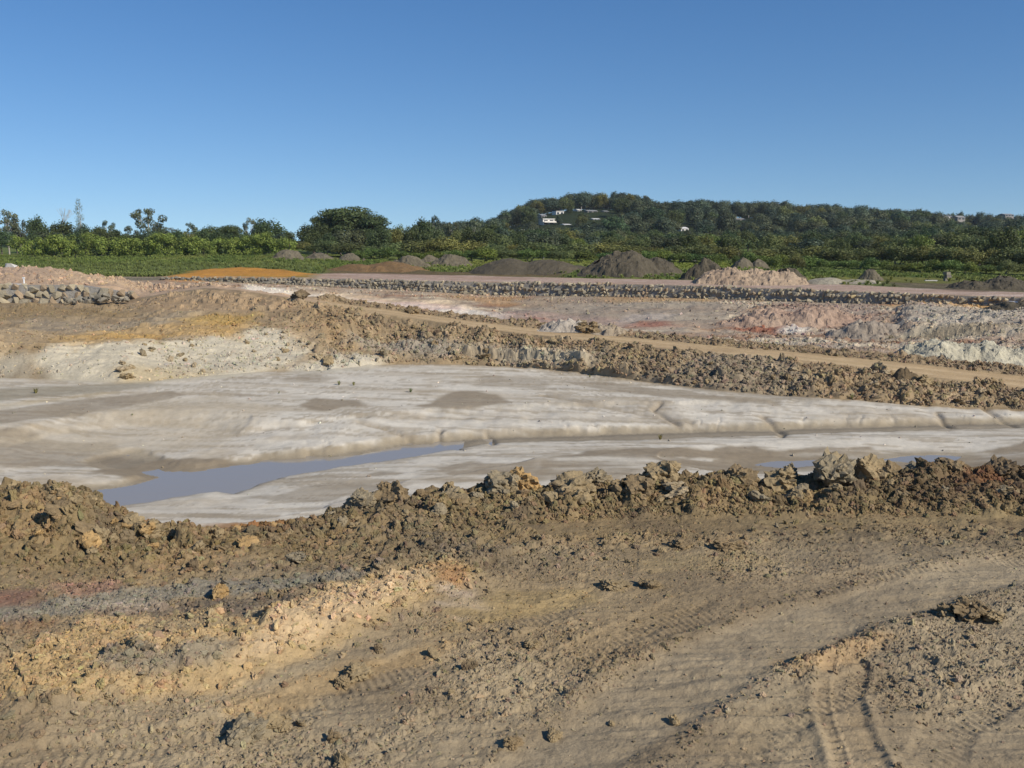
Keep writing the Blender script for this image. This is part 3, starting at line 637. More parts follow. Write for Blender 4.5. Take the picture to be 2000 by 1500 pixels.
C = np.clip(C * (1 + 0.10 * nhi[..., None] + 0.06 * nmid[..., None]), 0.01, 0.9)

def sheet(name, a, b, mat, smooth, label=None):
    r0, r1 = START[a], START[b] + 1
    n = r1 - r0
    v = np.stack([Xg[r0:r1], Yo[r0:r1], Z[r0:r1]], -1).reshape(-1, 3)
    i = np.arange((n - 1) * NC).reshape(n - 1, NC)[:, :-1].ravel()
    f = np.stack([i, i + 1, i + NC + 1, i + NC], -1)
    m = np_mesh(name, v, f, mat, C[r0:r1].reshape(-1, 3), smooth)
    return tag(link(name, m), label, None, None, 'structure')
sheet('ground', 'L0', 'L3', M_SOIL, False, 'churned tan dirt ground of the foreground with vehicle tracks')
sheet('terrain_spoil_bank', 'L3', 'L6', M_SOIL, False, 'long low bank of brown clay rubble edging the basin')
sheet('terrain_basin_floor', 'L6', 'L7', M_SAND, True, 'pale washed sand flat on the floor of the basin')
sheet('terrain_cut_bank', 'L7', 'L9', M_SOIL, False, 'layered clay bank rising behind the sand flat')
sheet('road', 'L9', 'L10', M_SOIL, True, 'tan dirt haul road sloping down behind the basin')
sheet('terrain_pit', 'L10', 'L14', M_FAR, False, 'pink and white cut slopes of the far pit')
sheet('terrain_terrace', 'L14', 'L16', M_FAR, True, 'flat pinkish terrace above the stone wall')
sheet('field', 'L16', 'L17', M_GREEN, False, 'rough green field in front of the trees')
sheet('land', 'L17', 'L20', M_GREEN, False, 'wooded plain beyond the field')

def gz(x, y):
    """height of the finished ground under (x,y)"""
    t = x / y; c = np.clip(np.interp(t, T, np.arange(NC)), 0, NC - 1.001); c0 = int(c); f = c - c0
    Yc = Yg[:, c0] * (1 - f) + Yg[:, c0 + 1] * f; Zc = Z[:, c0] * (1 - f) + Z[:, c0 + 1] * f
    return float(np.interp(y, Yc, Zc))

# creek water
m, n, b = new_mat('creek_water')
b.inputs['Base Color'].default_value = (0.30, 0.262, 0.21, 1); b.inputs['Roughness'].default_value = 0.08; b.inputs['IOR'].default_value = 1.33
g_ = n.nodes.new('ShaderNodeNewGeometry'); t_ = n.nodes.new('ShaderNodeTexNoise'); t_.inputs['Scale'].default_value = 2.0; t_.inputs['Detail'].default_value = 3
mp = n.nodes.new('ShaderNodeMapping'); mp.inputs['Scale'].default_value = (0.6, 2.0, 1)
n.links.new(g_.outputs['Position'], mp.inputs[0]); n.links.new(mp.outputs[0], t_.inputs['Vector'])
bp = n.nodes.new('ShaderNodeBump'); bp.inputs['Strength'].default_value = 0.12; bp.inputs['Distance'].default_value = 0.03
n.links.new(t_.outputs['Fac'], bp.inputs['Height']); n.links.new(bp.outputs[0], b.inputs['Normal'])
def water(name, P, label, pad):
    c = P.mean(0); d = P - c
    Q = P + d / np.linalg.norm(d, axis=1)[:, None] * pad
    bm = bmesh.new(); vs = [bm.verts.new((x, y, WATER)) for x, y in Q]; bm.faces.new(vs); bmesh.ops.triangulate(bm, faces=bm.faces)
    me = bpy.data.meshes.new(name); bm.to_mesh(me); bm.free(); me.materials.append(m)
    for p in me.polygons:
        if p.normal.z < 0: p.flip()
    tag(link(name, me), label, None, None, 'structure')
chl = np.array([p for p in CHAN if p[0] < survey(930, 863, z=WATER)[0]])
bx0, bx1 = chl[:, 0].min() - 1, survey(930, 863, z=WATER)[0] + .6
water('water', np.array([(bx0, chl[:, 1].min() - .5), (bx1, chl[:, 1].min() - .5), (bx1, chl[:, 1].max() + .5), (bx0, chl[:, 1].max() + .5)]), 'muddy grey-blue creek water winding through the sand', 0)
water('water_puddle', PUD1, 'thin puddle behind the foreground clods near the middle', 0.3)
water('water_puddle', PUD2, 'thin blue puddle behind the foreground clods at the right', 0.3)

# ------------------------------------------------------------------ clods
def lump(seed, sub, k, rough, c=(0, 0, 0), R=1.0):
    r = np.random.default_rng(seed)
    bm = bmesh.new(); bmesh.ops.create_icosphere(bm, subdivisions=sub, radius=1)
    v = np.array([q.co[:] for q in bm.verts]); f = np.array([[q.index for q in p.verts] for p in bm.faces]); bm.free()
    nrm = r.normal(size=(k, 3)); nrm /= np.linalg.norm(nrm, axis=1)[:, None]; d = r.uniform(0.45, 0.95, k)
    dot = v @ nrm.T; rad = np.where(dot > 0.05, d / np.maximum(dot, 0.05), 9).min(1); rad = np.minimum(rad, 1.1)
    p = v * rad[:, None]; q = p * 2.6 + seed * 3.1
    nz = fbm(q[:, 0] + q[:, 2] * 0.7, q[:, 1] - q[:, 2] * 0.6, 4, seed, 0.7)
    nz2 = clods(q[:, 0] + q[:, 2], q[:, 1] - q[:, 2], 0.8, seed + 9, 0.8)
    p = p * (1 + rough * 1.6 * nz + rough * 1.6 * (nz2 - 0.3))[:, None]
    return p * R + np.array(c), f
def clod_mesh(name, seed, sub=3, mat=None, elong=(1, 1, 1), rough=0.09):
    r = np.random.default_rng(seed + 1)
    V, F = lump(seed, 3, 9, 0.2, R=0.85)
    V, F = [V], [F]; n = len(V[0])
    for k in range(5):                     # smaller lumps grown together with the big one
        d = r.normal(size=3); d /= np.linalg.norm(d); R = r.uniform(.28, .55)
        v, f = lump(seed + 11 * k + 3, 2, 8, 0.22, d * (.98 - R) * .95, R); V.append(v); F.append(f + n); n += len(v)
    return np_mesh(name, np.concatenate(V) * np.array(elong), np.concatenate(F), mat)
PAL = {'tan': lin(156, 136, 102), 'brown': lin(138, 118, 88), 'grey': lin(148, 134, 108), 'pale': lin(170, 152, 122), 'ochre': lin(182, 148, 98), 'dark': lin(116, 99, 76), 'blue': lin(120, 118, 112)}
def clod_mat(name, c1):
    m = soil_mat(name, flat=tuple(c1), bump=1.0, bscale=22, var=((2.5, 0.22), (12, 0.18), (45, 0.12))); n = m.node_tree; b = n.nodes['Principled BSDF']
    src = b.inputs['Base Color'].links[0].from_socket            # dried pale crust and rusty stains in patches
    g = n.nodes.new('ShaderNodeNewGeometry'); t = n.nodes.new('ShaderNodeTexNoise'); t.inputs['Scale'].default_value = 3.1; t.inputs['Detail'].default_value = 5
    n.links.new(g.outputs['Position'], t.inputs['Vector']); mr = n.nodes.new('ShaderNodeMapRange'); mr.inputs[1].default_value = .5; mr.inputs[2].default_value = .68; n.links.new(t.outputs['Fac'], mr.inputs[0])
    mx = n.nodes.new('ShaderNodeMix'); mx.data_type = 'RGBA'; mx.inputs[7].default_value = (*(np.array(c1) * .35 + lin(158, 138, 104) * .65), 1)
    n.links.new(mr.outputs[0], mx.inputs[0]); n.links.new(src, mx.inputs[6]); n.links.new(mx.outputs[2], b.inputs['Base Color']); return m
M_PAL = {k: clod_mat('clod_' + k, v) for k, v in PAL.items()}
ELO = [(1, .8, .7), (1.2, .8, .6), (1, 1, .8), (1.3, .7, .7), (1, .9, 1), (.9, .8, 1.1), (1.3, 1, .5), (1, .7, .6)]
CLODS = {}
def clod_data(i, pal):
    if (i, pal) not in CLODS:
        src = next((v for (a, b), v in CLODS.items() if a == i), None)
        me = src.copy() if src else clod_mesh('clay_clod', 400 + i * 7, 3, None, ELO[i % 8], 0.12)
        me.materials.clear(); me.materials.append(M_PAL[pal]); CLODS[(i, pal)] = me
    return CLODS[(i, pal)]
CRAG = []
def crag(i):
    '''big torn lump of clay: one core, many smaller lumps fused to it, cracked all over'''
    while len(CRAG) <= i:
        k = len(CRAG); r = np.random.default_rng(900 + k)
        V, F = lump(700 + 13 * k, 4, 11, 0.24, R=0.8); V, F = [V], [F]; n = len(V[0])
        for j in range(9):
            d = r.normal(size=3); d /= np.linalg.norm(d); R = r.uniform(.22, .5)
            v, f = lump(720 + 31 * k + j, 3, 8, 0.28, d * (1.0 - R) * .9, R); V.append(v); F.append(f + n); n += len(v)
        me = np_mesh('clay_clod', np.concatenate(V), np.concatenate(F), M_PAL['tan']); CRAG.append(me)
    return CRAG[i]
def crag_obj(x, y, z, sx_, sy_, sz_, i, pal, label, tilt=.2):
    o = link('clay_clod', crag(i % 10)); o.location = (x, y, z); o.scale = (sx_, sy_, sz_); o.rotation_euler = (random.uniform(-tilt, tilt), random.uniform(-tilt, tilt), random.uniform(0, 6.28))
    o.material_slots[0].link = 'OBJECT'; o.material_slots[0].material = M_PAL[pal]; return tag(o, label, 'clod')
def put_clod(x, y, size, i, pal, label, group=None, rot=None, sc_=(1, 1, 1), sink=0.3, name='clay_clod', cat='clod'):
    o = link(name, clod_data(i, pal)); z = gz(x, y)
    o.location = (x, y, z + size * (0.5 - sink) * sc_[2] * 0.8); o.scale = (size * 0.5 * sc_[0], size * 0.5 * sc_[1], size * 0.5 * sc_[2])
    o.rotation_euler = rot or (random.uniform(-.5, .5), random.uniform(-.5, .5), random.uniform(0, 6.28))
    return tag(o, label, cat, group)
def at(u, v): return ground(u, v)
SRC = []
# the lumps that stand out along the foreground bank (u, v of the foot, width px, height px)
def silhouette_clod(u, v, wpx, hpx, i, pal, label, dy=0.0, tilt=0.2):
    t = azi(u, v); Y = float(np.interp(t, T, LINES[3][0])) + dy; x = t * Y
    s = wpx / FPX * Y; h = hpx / FPX * Y
    z = min(EYE - Y * tanv(v), gz(x, Y) + .06); NAMED.append(crag_obj(x, Y, z + h * .38, s * .62, s * .55, h * .78, i + len(NAMED), pal, label, tilt)); return NAMED[-1]
NAMED = []
silhouette_clod(1622, 955, 105, 70, 1, 'grey', 'largest grey clod on the bank, flat lit face and dark shaded side', -0.1)
silhouette_clod(1640, 925, 62, 45, 5, 'tan', 'peaked tan lump on top of the largest grey clod', 0.25)
silhouette_clod(1690, 945, 85, 55, 3, 'tan', 'craggy tan clod just right of the largest grey clod', 0.2)
silhouette_clod(1735, 950, 60, 52, 4, 'brown', 'brown crumbling clod leaning right beside craggy tan clod', 0.1)
silhouette_clod(1543, 918, 30, 26, 2, 'grey', 'small round clod standing alone against the puddle', 0.5)
silhouette_clod(1435, 955, 85, 52, 4, 'brown', 'dark hunched clod with a shaded left face, middle of bank', 0.1)
silhouette_clod(1520, 960, 80, 45, 0, 'tan', 'broad tan clod between hunched clod and largest grey clod', 0)
silhouette_clod(1285, 945, 95, 52, 7, 'tan', 'tall tan clod with jagged crest above the creek bars', 0.2)
silhouette_clod(1240, 965, 80, 40, 6, 'brown', 'flat slab of brown clay below the tall jagged clod', -0.5)
silhouette_clod(1330, 975, 90, 34, 3, 'pale', 'pale flat-topped clod right of the brown slab', -0.4)
silhouette_clod(1165, 935, 60, 34, 1, 'grey', 'grey rough clod poking up left of the tall jagged clod', 0.4)
silhouette_clod(1115, 965, 105, 40, 6, 'tan', 'wide overhanging tan slab casting a dark hollow at its left', -0.1)
silhouette_clod(975, 958, 90, 45, 2, 'grey', 'rounded grey clod with smooth lit face near bank middle', 0)
silhouette_clod(1020, 958, 70, 46, 5, 'ochre', 'rust-streaked clod beside the rounded grey clod', 0.15)
silhouette_clod(880, 945, 34, 24, 4, 'tan', 'small tan clod on the crest left of the grey clod', 0.3)
silhouette_clod(770, 975, 80, 45, 0, 'brown', 'brown wedge-shaped clod where the bank begins to rise', 0.1)
silhouette_clod(700, 990, 70, 34, 3, 'grey', 'light grey clod at the left end of the clod row', 0.1)
silhouette_clod(1860, 925, 70, 36, 7, 'brown', 'highest dark brown clod on the right part of the bank', 0.2)
silhouette_clod(1800, 938, 80, 40, 1, 'grey', 'grey clod left of the highest dark brown clod', 0.2)
silhouette_clod(1950, 940, 80, 44, 2, 'dark', 'dark reddish clod at the right end of the bank', 0.1)
silhouette_clod(38, 972, 44, 34, 5, 'tan', 'blocky tan clod perched on top of the left mound', 0.2)
silhouette_clod(110, 985, 70, 46, 4, 'brown', 'upright brown clod on the left mound with a deep crack', 0)
silhouette_clod(165, 1000, 60, 44, 0, 'tan', 'tan clod on the sloping shoulder of the left mound', 0)
silhouette_clod(290, 1060, 70, 46, 7, 'tan', 'pointed tan clod at the low end of the left mound', -0.2)
# countable middle-sized lumps, one object each
def scatter_things(n, s0, s1, u0, u1, size, pals, label, group, sink=0.3, near=None):
    for k in range(n):
        t = (random.uniform(u0, u1) - 1000) / FPX; ci = int(np.argmin(np.abs(T - t))); s = random.uniform(s0, s1)
        col = S[:, ci]; Y = float(np.interp(s, col, Yg[:, ci])); sz = size[0] + (size[1] - size[0]) * random.random() ** 2.2
        pal = random.choice(pals); lab = label
        if near:
            q = min(near, key=lambda w_: (w_.location.x - t * Y) ** 2 + (w_.location.y - Y) ** 2); dx = t * Y - q.location.x
            core = ' '.join(q['label'].replace(',', '').split()[:4]); core = core if core.split()[-1] not in ('on', 'with', 'the', 'a', 'in', 'at', 'of', 'and') else ' '.join(core.split()[:-1])
            lab = '%s %s clod %s the %s' % ('larger' if sz > size[0] + .25 * (size[1] - size[0]) else 'smaller', pal, ('left of' if dx < -.25 else 'right of' if dx > .25 else 'in front of' if Y < q.location.y else 'behind'), core)
        else: lab = label.replace('clod', {'tan': 'tan', 'brown': 'brown', 'grey': 'grey', 'pale': 'pale', 'ochre': 'ochre'}[pal] + ' clod', 1)
        o = put_clod(t * Y, Y, sz, random.randrange(8), pal, lab, group, sink=sink)
        SRC.append(o)
scatter_things(60, 2.35, 3.3, 620, 2050, (0.16, 0.42), ['tan', 'brown', 'grey', 'tan'], 'middling clay clod lying among the rubble of the foreground bank', 'clods of the foreground bank', near=[o for o in NAMED if o.location.x > -3])
scatter_things(40, 2.1, 3.1, -60, 560, (0.16, 0.42), ['tan', 'brown', 'tan', 'ochre'], 'clod lying on the mound at the left of the foreground', 'clods of the left mound', near=[o for o in NAMED if o.location.x < -3])
scatter_things(80, 6.05, 7.7, 660, 2080, (0.3, 0.75), ['tan', 'brown', 'grey', 'tan', 'pale'], 'clod tumbled down the bank below the dirt road', 'clods of the bank below the road', 0.35)
scatter_things(40, 6.1, 6.9, 230, 650, (0.3, 0.7), ['pale', 'grey', 'pale', 'tan'], 'clod in the rubble at the foot of the layered bank', 'clods at the foot of the layered bank', 0.35)
scatter_things(30, 0.9, 1.95, 100, 2000, (0.08, 0.2), ['tan', 'brown', 'grey', 'tan'], 'fist to head sized clod lying loose on the foreground dirt', 'loose clods on the foreground dirt', 0.3)
for u, v, wd, ht, pal, lab in ((490, 1432, 95, 52, 'grey', 'big grey-brown clod cluster low in the left foreground'), (540, 1418, 60, 34, 'tan', 'tan clod at the right of the grey-brown cluster in left foreground'), (700, 1318, 62, 32, 'tan', 'tan clod pair below the yellow clay ridge'), (672, 1330, 40, 22, 'brown', 'brown clod beside the tan pair below the yellow ridge'),
        (918, 1305, 30, 24, 'dark', 'dark clod with a bright side in the middle of the foreground'), (1040, 1264, 34, 18, 'tan', 'tan clod above the graded track in the middle foreground'), (1890, 1205, 80, 44, 'brown', 'rusty-brown heap of clods beside the track at the right'), (1850, 1200, 50, 26, 'brown', 'brown clod at the left end of the rusty heap'), (1940, 1212, 50, 22, 'tan', 'tan clod at the right end of the rusty heap'),
        (1000, 1452, 42, 26, 'brown', 'brown clod with dark shaded face near the bottom edge'), (1085, 1428, 40, 26, 'tan', 'rounded tan clod on the row of lumps along the track'), (665, 1495, 44, 34, 'tan', 'upright tan clod cut by the bottom edge'), (1330, 1070, 56, 22, 'brown', 'low brown clod group in the middle distance of the dirt'), (1200, 1148, 60, 22, 'tan', 'tan slabby clod on the dirt below the bank'), (1420, 1072, 60, 26, 'brown', 'brown crumbling clod above the graded track'),
        (380, 1130, 30, 26, 'dark', 'small dark upright clod at the foot of left mound'), (575, 1105, 56, 18, 'grey', 'flat grey slab clod lying at the foot of the bank'), (740, 1275, 26, 16, 'dark', 'small dark clod at the foot of the yellow clay ridge'), (1270, 1150, 46, 20, 'brown', 'brown lump right of the tan slabby clod'), (430, 1180, 44, 26, 'ochre', 'ochre block in the grey band above yellow clay')):
    x, y, z = ground(u, v); a_ = wd / FPX * y * 1.08; h = ht / FPX * y; NAMED.append(crag_obj(x, y, gz(x, y) + h * .2, a_ * .6, a_ * .5, h * .8, len(NAMED), pal, lab, .15))
# lumps beside the road
for u, v, wd, ht, pal, lab in ((1800, 752, 50, 26, 'tan', 'tan clod leaning on the dark pointed heap by the road'), (805, 612, 34, 16, 'brown', 'lone brown clod lying behind the dirt road'), (1135, 642, 30, 14, 'pale', 'small pale clod behind the middle of the dirt road'), (1150, 648, 60, 22, 'brown', 'low brown heap behind the middle of the dirt road'), (585, 590, 34, 16, 'dark', 'dark clod on the crest where the dirt road begins')):
    x, y, z = ground(u, v); s = wd / FPX * y; h = ht / FPX * y
    crag_obj(x, y, gz(x, y) + h * .25, s * .6, s * .5, h * .8, int(u), pal, lab, .15)

GROUPS = {}
def gn_group(sources, mat, name):
    ng = bpy.data.node_groups.new(name, 'GeometryNodeTree')
    ng.interface.new_socket('Geometry', in_out='INPUT', socket_type='NodeSocketGeometry'); ng.interface.new_socket('Geometry', in_out='OUTPUT', socket_type='NodeSocketGeometry')
    N = ng.nodes; Lk = ng.links
    gi = N.new('NodeGroupInput'); go = N.new('NodeGroupOutput'); ip = N.new('GeometryNodeInstanceOnPoints'); jn = N.new('GeometryNodeJoinGeometry')
    for o in sources:
        oi = N.new('GeometryNodeObjectInfo'); oi.inputs[0].default_value = o; oi.transform_space = 'ORIGINAL'
        sm = N.new('GeometryNodeSetMaterial'); sm.inputs['Material'].default_value = mat
        gt = N.new('GeometryNodeGeometryToInstance')
        Lk.new(oi.outputs['Geometry'], sm.inputs[0]); Lk.new(sm.outputs[0], gt.inputs[0]); Lk.new(gt.outputs[0], jn.inputs[0])
    def na(nm, ty):
        a = N.new('GeometryNodeInputNamedAttribute'); a.data_type = ty; a.inputs[0].default_value = nm; return a.outputs[0]
    Lk.new(gi.outputs[0], ip.inputs['Points']); Lk.new(jn.outputs[0], ip.inputs['Instance']); ip.inputs['Pick Instance'].default_value = True
    Lk.new(na('idx', 'INT'), ip.inputs['Instance Index']); Lk.new(na('rot', 'FLOAT_VECTOR'), ip.inputs['Rotation']); Lk.new(na('scl', 'FLOAT_VECTOR'), ip.inputs['Scale'])
    Lk.new(ip.outputs[0], go.inputs[0])
    return ng
def scatter(name, P, scl, rot, col, sources, mat, label, cat):
    n = len(P); me = bpy.data.meshes.new(name); me.vertices.add(n); me.vertices.foreach_set('co', np.asarray(P, np.float32).ravel())
    a = me.attributes.new('rot', 'FLOAT_VECTOR', 'POINT'); a.data.foreach_set('vector', np.asarray(rot, np.float32).ravel())
    a = me.attributes.new('scl', 'FLOAT_VECTOR', 'POINT'); a.data.foreach_set('vector', np.asarray(scl, np.float32).ravel())
    a = me.attributes.new('idx', 'INT', 'POINT'); a.data.foreach_set('value', rng.integers(0, len(sources), n).astype(np.int32))
    a = me.attributes.new('Col', 'FLOAT_COLOR', 'POINT'); c4 = np.ones((n, 4), np.float32); c4[:, :3] = col; a.data.foreach_set('color', c4.ravel())
    o = link(name, me); md = o.modifiers.new('scatter', 'NODES'); key = (tuple(s.name for s in sources), mat.name)
    if key not in GROUPS: GROUPS[key] = gn_group(sources, mat, name)
    md.node_group = GROUPS[key]
    return tag(o, label, cat, None, 'stuff')
def sample(n, s0, s1, u0, u1, dens=None):
    """random points of the ground between strip coordinates, even over the area"""
    c = np.where((UT > u0) & (UT < u1))[0]
    k = rng.choice(c, n * 4); sv = rng.uniform(s0, s1, n * 4); fr_ = rng.random(n * 4)
    out = []; 
    i0 = np.array([np.searchsorted(S[:, kk], ss) for kk, ss in zip(k, sv)]); i0 = np.clip(i0, 1, NR - 1)
    k2 = np.minimum(k + 1, NC - 1)
    a0 = S[i0 - 1, k]; a1 = S[i0, k]; q = np.clip((sv - a0) / np.maximum(a1 - a0, 1e-9), 0, 1)
    def bl(A): return (A[i0 - 1, k] * (1 - q) + A[i0, k] * q) * (1 - fr_) + (A[i0 - 1, k2] * (1 - q) + A[i0, k2] * q) * fr_
    X = bl(Xg); Y = bl(Yg); Zq = bl(Z); Cq = C[i0, k]
    wgt = Y / Y.max()
    if dens is not None: wgt = wgt * dens[i0, k]
    keep = np.where(rng.random(n * 4) < wgt)[0][:n]
    return np.stack([X, Y, Zq], -1)[keep], Cq[keep]
ROCKS = [next(o for o in SRC if o.data.name == clod_data(i, p).name) for i, p in {k[0]: k[1] for k in CLODS}.items() if any(o.data.name == clod_data(i, p).name for o in SRC)][:8]
def clod_field(name, n, s0, s1, u0, u1, size, label, dens=None, power=3.0, tint=0.16, sink=0.28):
    P, cq = sample(n, s0, s1, u0, u1, dens); n = len(P)
    sz = size[0] + (size[1] - size[0]) * rng.random(n) ** power
    P[:, 2] += sz * (0.25 - sink)
    scl = sz[:, None] * 0.5 * rng.uniform(0.75, 1.25, (n, 3)); rot = rng.uniform(0, 6.28, (n, 3))
    col = np.clip(cq * (1 + tint * rng.normal(size=(n, 1))) * (1 + 0.04 * rng.normal(size=(n, 3))), 0.02, 0.85)
    scatter(name, P, scl, rot, col, ROCKS, M_CLOD, label, 'clods')
clod_field('crumbs', 40000, 0.6, 2.1, -120, 2120, (0.01, 0.05), 'crumbs of dry clay strewn over the foreground dirt', (0.3 + patch) * (1 - 0.8 * smooth) + 0.6 * np.exp(-((d1 - .62) / .12) ** 2), 2.2)
clod_field('clod_litter', 2600, 0.6, 2.1, -120, 2120, (0.035, 0.12), 'small clods strewn over the foreground dirt', (0.08 + patch ** 2) * (1 - smooth) + np.exp(-((d1 - .62) / .1) ** 2), 3)
clod_field('bank_rubble', 18000, 1.7, 3.6, -150, 2150, (0.03, 0.16), 'small rubble covering the foreground clay bank', bm_ * (1 - 0.85 * track3), 2.5)
clod_field('bank_rubble', 700, 2.3, 3.5, -150, 2150, (0.12, 0.3), 'larger rubble heaped along the foreground clay bank', None, 2)
clod_field('ridge_rubble', 2500, 0.8, 2.0, -150, 950, (0.03, 0.14), 'yellow clay crumbs covering the ridge in the foreground', np.clip(ridge * 6, 0, 1), 2.5)
clod_field('cut_bank_rubble', 9000, 6.02, 7.85, 640, 2150, (0.08, 0.36), 'rubble covering the bank below the dirt road', 1 - .6 * facem, 2.5)
clod_field('cut_bank_rubble', 5000, 6.02, 7.9, -150, 660, (0.06, 0.26), 'rubble on the layered bank at the left', sstep(-0.2, 0.4, fbm(sx * 0.25, sy * 0.25, 3, 171)) * (1 - .2 * palef) + 0.2, 2.5)
clod_field('roadside_rubble', 2200, 9.02, 9.9, 620, 2150, (0.1, 0.36), 'ridge of rubble along the far edge of the dirt road', None, 2.5)
clod_field('pit_rubble', 7000, 10.4, 12.85, 900, 2150, (0.1, 0.5), 'lumps scattered over the far pit floor', 0.2 + roughslope, 3)
clod_field('sand_debris', 420, 5.25, 5.98, -150, 2150, (0.03, 0.16), 'small lumps and debris dotting the sand flat', None, 3, tint=.3)
clod_field('mound_rubble', 900, 9.1, 10.9, -150, 420, (0.12, 0.5), 'rubble on the pale mound above the left stone wall', None, 2.5)

# ------------------------------------------------------------------ stone walls: every stone its own piece
def stone_mesh(seed):
    r = np.random.default_rng(seed); bm = bmesh.new()
    for p in r.normal(size=(13, 3)):
        p = p / np.abs(p).max() * r.uniform(0.82, 1.0); bm.verts.new(p * 0.5)
    res = bmesh.ops.convex_hull(bm, input=bm.verts)
    bmesh.ops.delete(bm, geom=[g for g in res['geom_interior'] if isinstance(g, bmesh.types.BMVert)], context='VERTS')
    me = bpy.data.meshes.new('stone'); bm.to_mesh(me); bm.free(); return me
STONES = [stone_mesh(s) for s in range(10)]
M_STONE = [flat_mat('stone_' + str(i), tuple(c), rough=0.9, var=0.2, sc_=1.5, bump=0.6, bscale=8) for i, c in enumerate((lin(158, 146, 122), lin(138, 130, 114), lin(176, 162, 134), lin(124, 118, 104), lin(196, 174, 128), lin(158, 138, 112)))]
def stones_for(light):
    out = []
    for me in STONES:
        for k in light:
            q = me.copy(); q.materials.append(M_STONE[k]); out.append(q)
    return out
SM_DARK = stones_for((1, 3, 0)); SM_LIGHT = stones_for((0, 1, 2, 0, 2, 5)) + stones_for((4,))[:1]; SM_LEFT = stones_for((0, 2, 5, 0)) + stones_for((4,))[:2]
M_BACK = flat_mat('wall_core', (0.3, 0.27, 0.225), bump=.8, bscale=5)
def stone_wall(name, label, path, size, chooser, limit=300, batter=0.18, core=0.0):
    """path: list of (x, y, z_base, z_top)"""
    base = empty(name, path[0][:3]); tag(base, label, 'wall'); o0 = Vector(path[0][:3])
    v, f = [], []
    for x, y, z0, z1 in path:
        v += [(x - o0.x, y + core - o0.y, z0 - 0.3 - o0.z), (x - o0.x, y + core + .22 - o0.y, z1 - 0.08 - o0.z), (x - o0.x, y + 1.2 - o0.y, z1 - 0.1 - o0.z)]
    for i in range(len(path) - 1):
        b_ = i * 3; f += [(b_, b_ + 3, b_ + 4, b_ + 1), (b_ + 1, b_ + 4, b_ + 5, b_ + 2)]
    link('wall_core', np_mesh('wall_core', v, f, M_BACK), base)
    st = []
    for i in range(len(path) - 1):
        a, b_ = np.array(path[i]), np.array(path[i + 1]); ln = np.linalg.norm(b_[:2] - a[:2]); n = max(1, round(ln / size))
        for k in range(n):
            q = (k + 0.5) / n; p = a + (b_ - a) * q; h = p[3] - p[2]; h *= 1 + .22 * (float(vnoise(np.array([p[0] * .5]), np.array([p[1] * .5]), 61)[0]) - .4); nr = max(1, round(h / (size * 0.78)))
            for r_ in range(nr):
                z = p[2] + h * (r_ + 0.5) / nr; rr = size * random.choice((.8, 1.0, 1.2, 1.3, 1.7))
                st.append((p[0] + random.uniform(-.3, .3) * size + (r_ % 2) * size * .5, p[1] + batter * (z - p[2]) + random.uniform(-.08, .12), z + random.uniform(-.06, .06), rr, h / nr * random.uniform(1.1, 1.5), p[0] / p[1]))
    st.sort(key=lambda s: s[1])
    rest_v, rest_f, rest_m = [], [], []
    for k, s in enumerate(st):
        me = random.choice(chooser(s[5])); rz = (random.uniform(-.25, .25), random.uniform(-.35, .35), random.uniform(-.4, .4))
        if k < limit:
            o = link('stone', me, base, (s[0] - o0.x, s[1] - o0.y, s[2] - o0.z)); o.scale = (s[3], s[3] * .8, s[4]); o.rotation_euler = rz
        else:
            from mathutils import Euler
            R = Euler(rz).to_matrix(); b_ = len(rest_v)
            for w_ in me.vertices:
                c = R @ Vector((w_.co.x * s[3], w_.co.y * s[3] * .8, w_.co.z * s[4])); rest_v.append((c.x + s[0] - o0.x, c.y + s[1] - o0.y, c.z + s[2] - o0.z))
            for p in me.polygons: rest_f.append(tuple(b_ + i for i in p.vertices)); rest_m.append(me.materials[0])
    if rest_v:
        me = bpy.data.meshes.new('stones'); me.from_pydata(rest_v, [], rest_f); mats = list(dict.fromkeys(rest_m))
        for q in mats: me.materials.append(q)
        me.polygons.foreach_set('material_index', [mats.index(q) for q in rest_m]); me.update()
        tag(link('stones', me, base), kind='stuff')
    return base
path = []
for u in range(330, 2260, 30):
    t = (u - 1000) / FPX * 1.02; ci = int(np.argmin(np.abs(T - t))); ra, rb = START['L14'] - 0, START['L15']
    ya = LINES[13][0][ci]; path.append((t * (ya - 0.15), ya - 0.15, Zg[START['L14'], ci] - 0.1, Zg[START['L15'], ci] + 0.02))
stone_wall('stone_wall', 'long dry-stone retaining wall across the site below the terrace', path, 0.43, lambda t: SM_DARK if t + random.uniform(-.2, .2) < -0.06 else SM_LIGHT, core=.02)
path = []
for u in range(-160, 285, 18):
    x, y, z = survey(u, 588 if u < 250 else 588 - (u - 250) * .25, Y=69.6)
    top = np.interp(u, [-160, 150, 200, 285], [554, 555, 562, 577]); z1 = EYE - 70 * tanv(top)
    path.append((x, y, gz(x, y) - 0.15, z1))
stone_wall('stone_wall', 'short wall of large squarish grey boulders below the pale left mound', path, 0.62, lambda t: SM_LEFT, 300, 0.3, .12)
clod_field('wall_toe_rubble', 1800, 12.78, 12.99, 320, 2200, (0.12, 0.45), 'broken stone spilled along the foot of the long stone wall', None, 2)
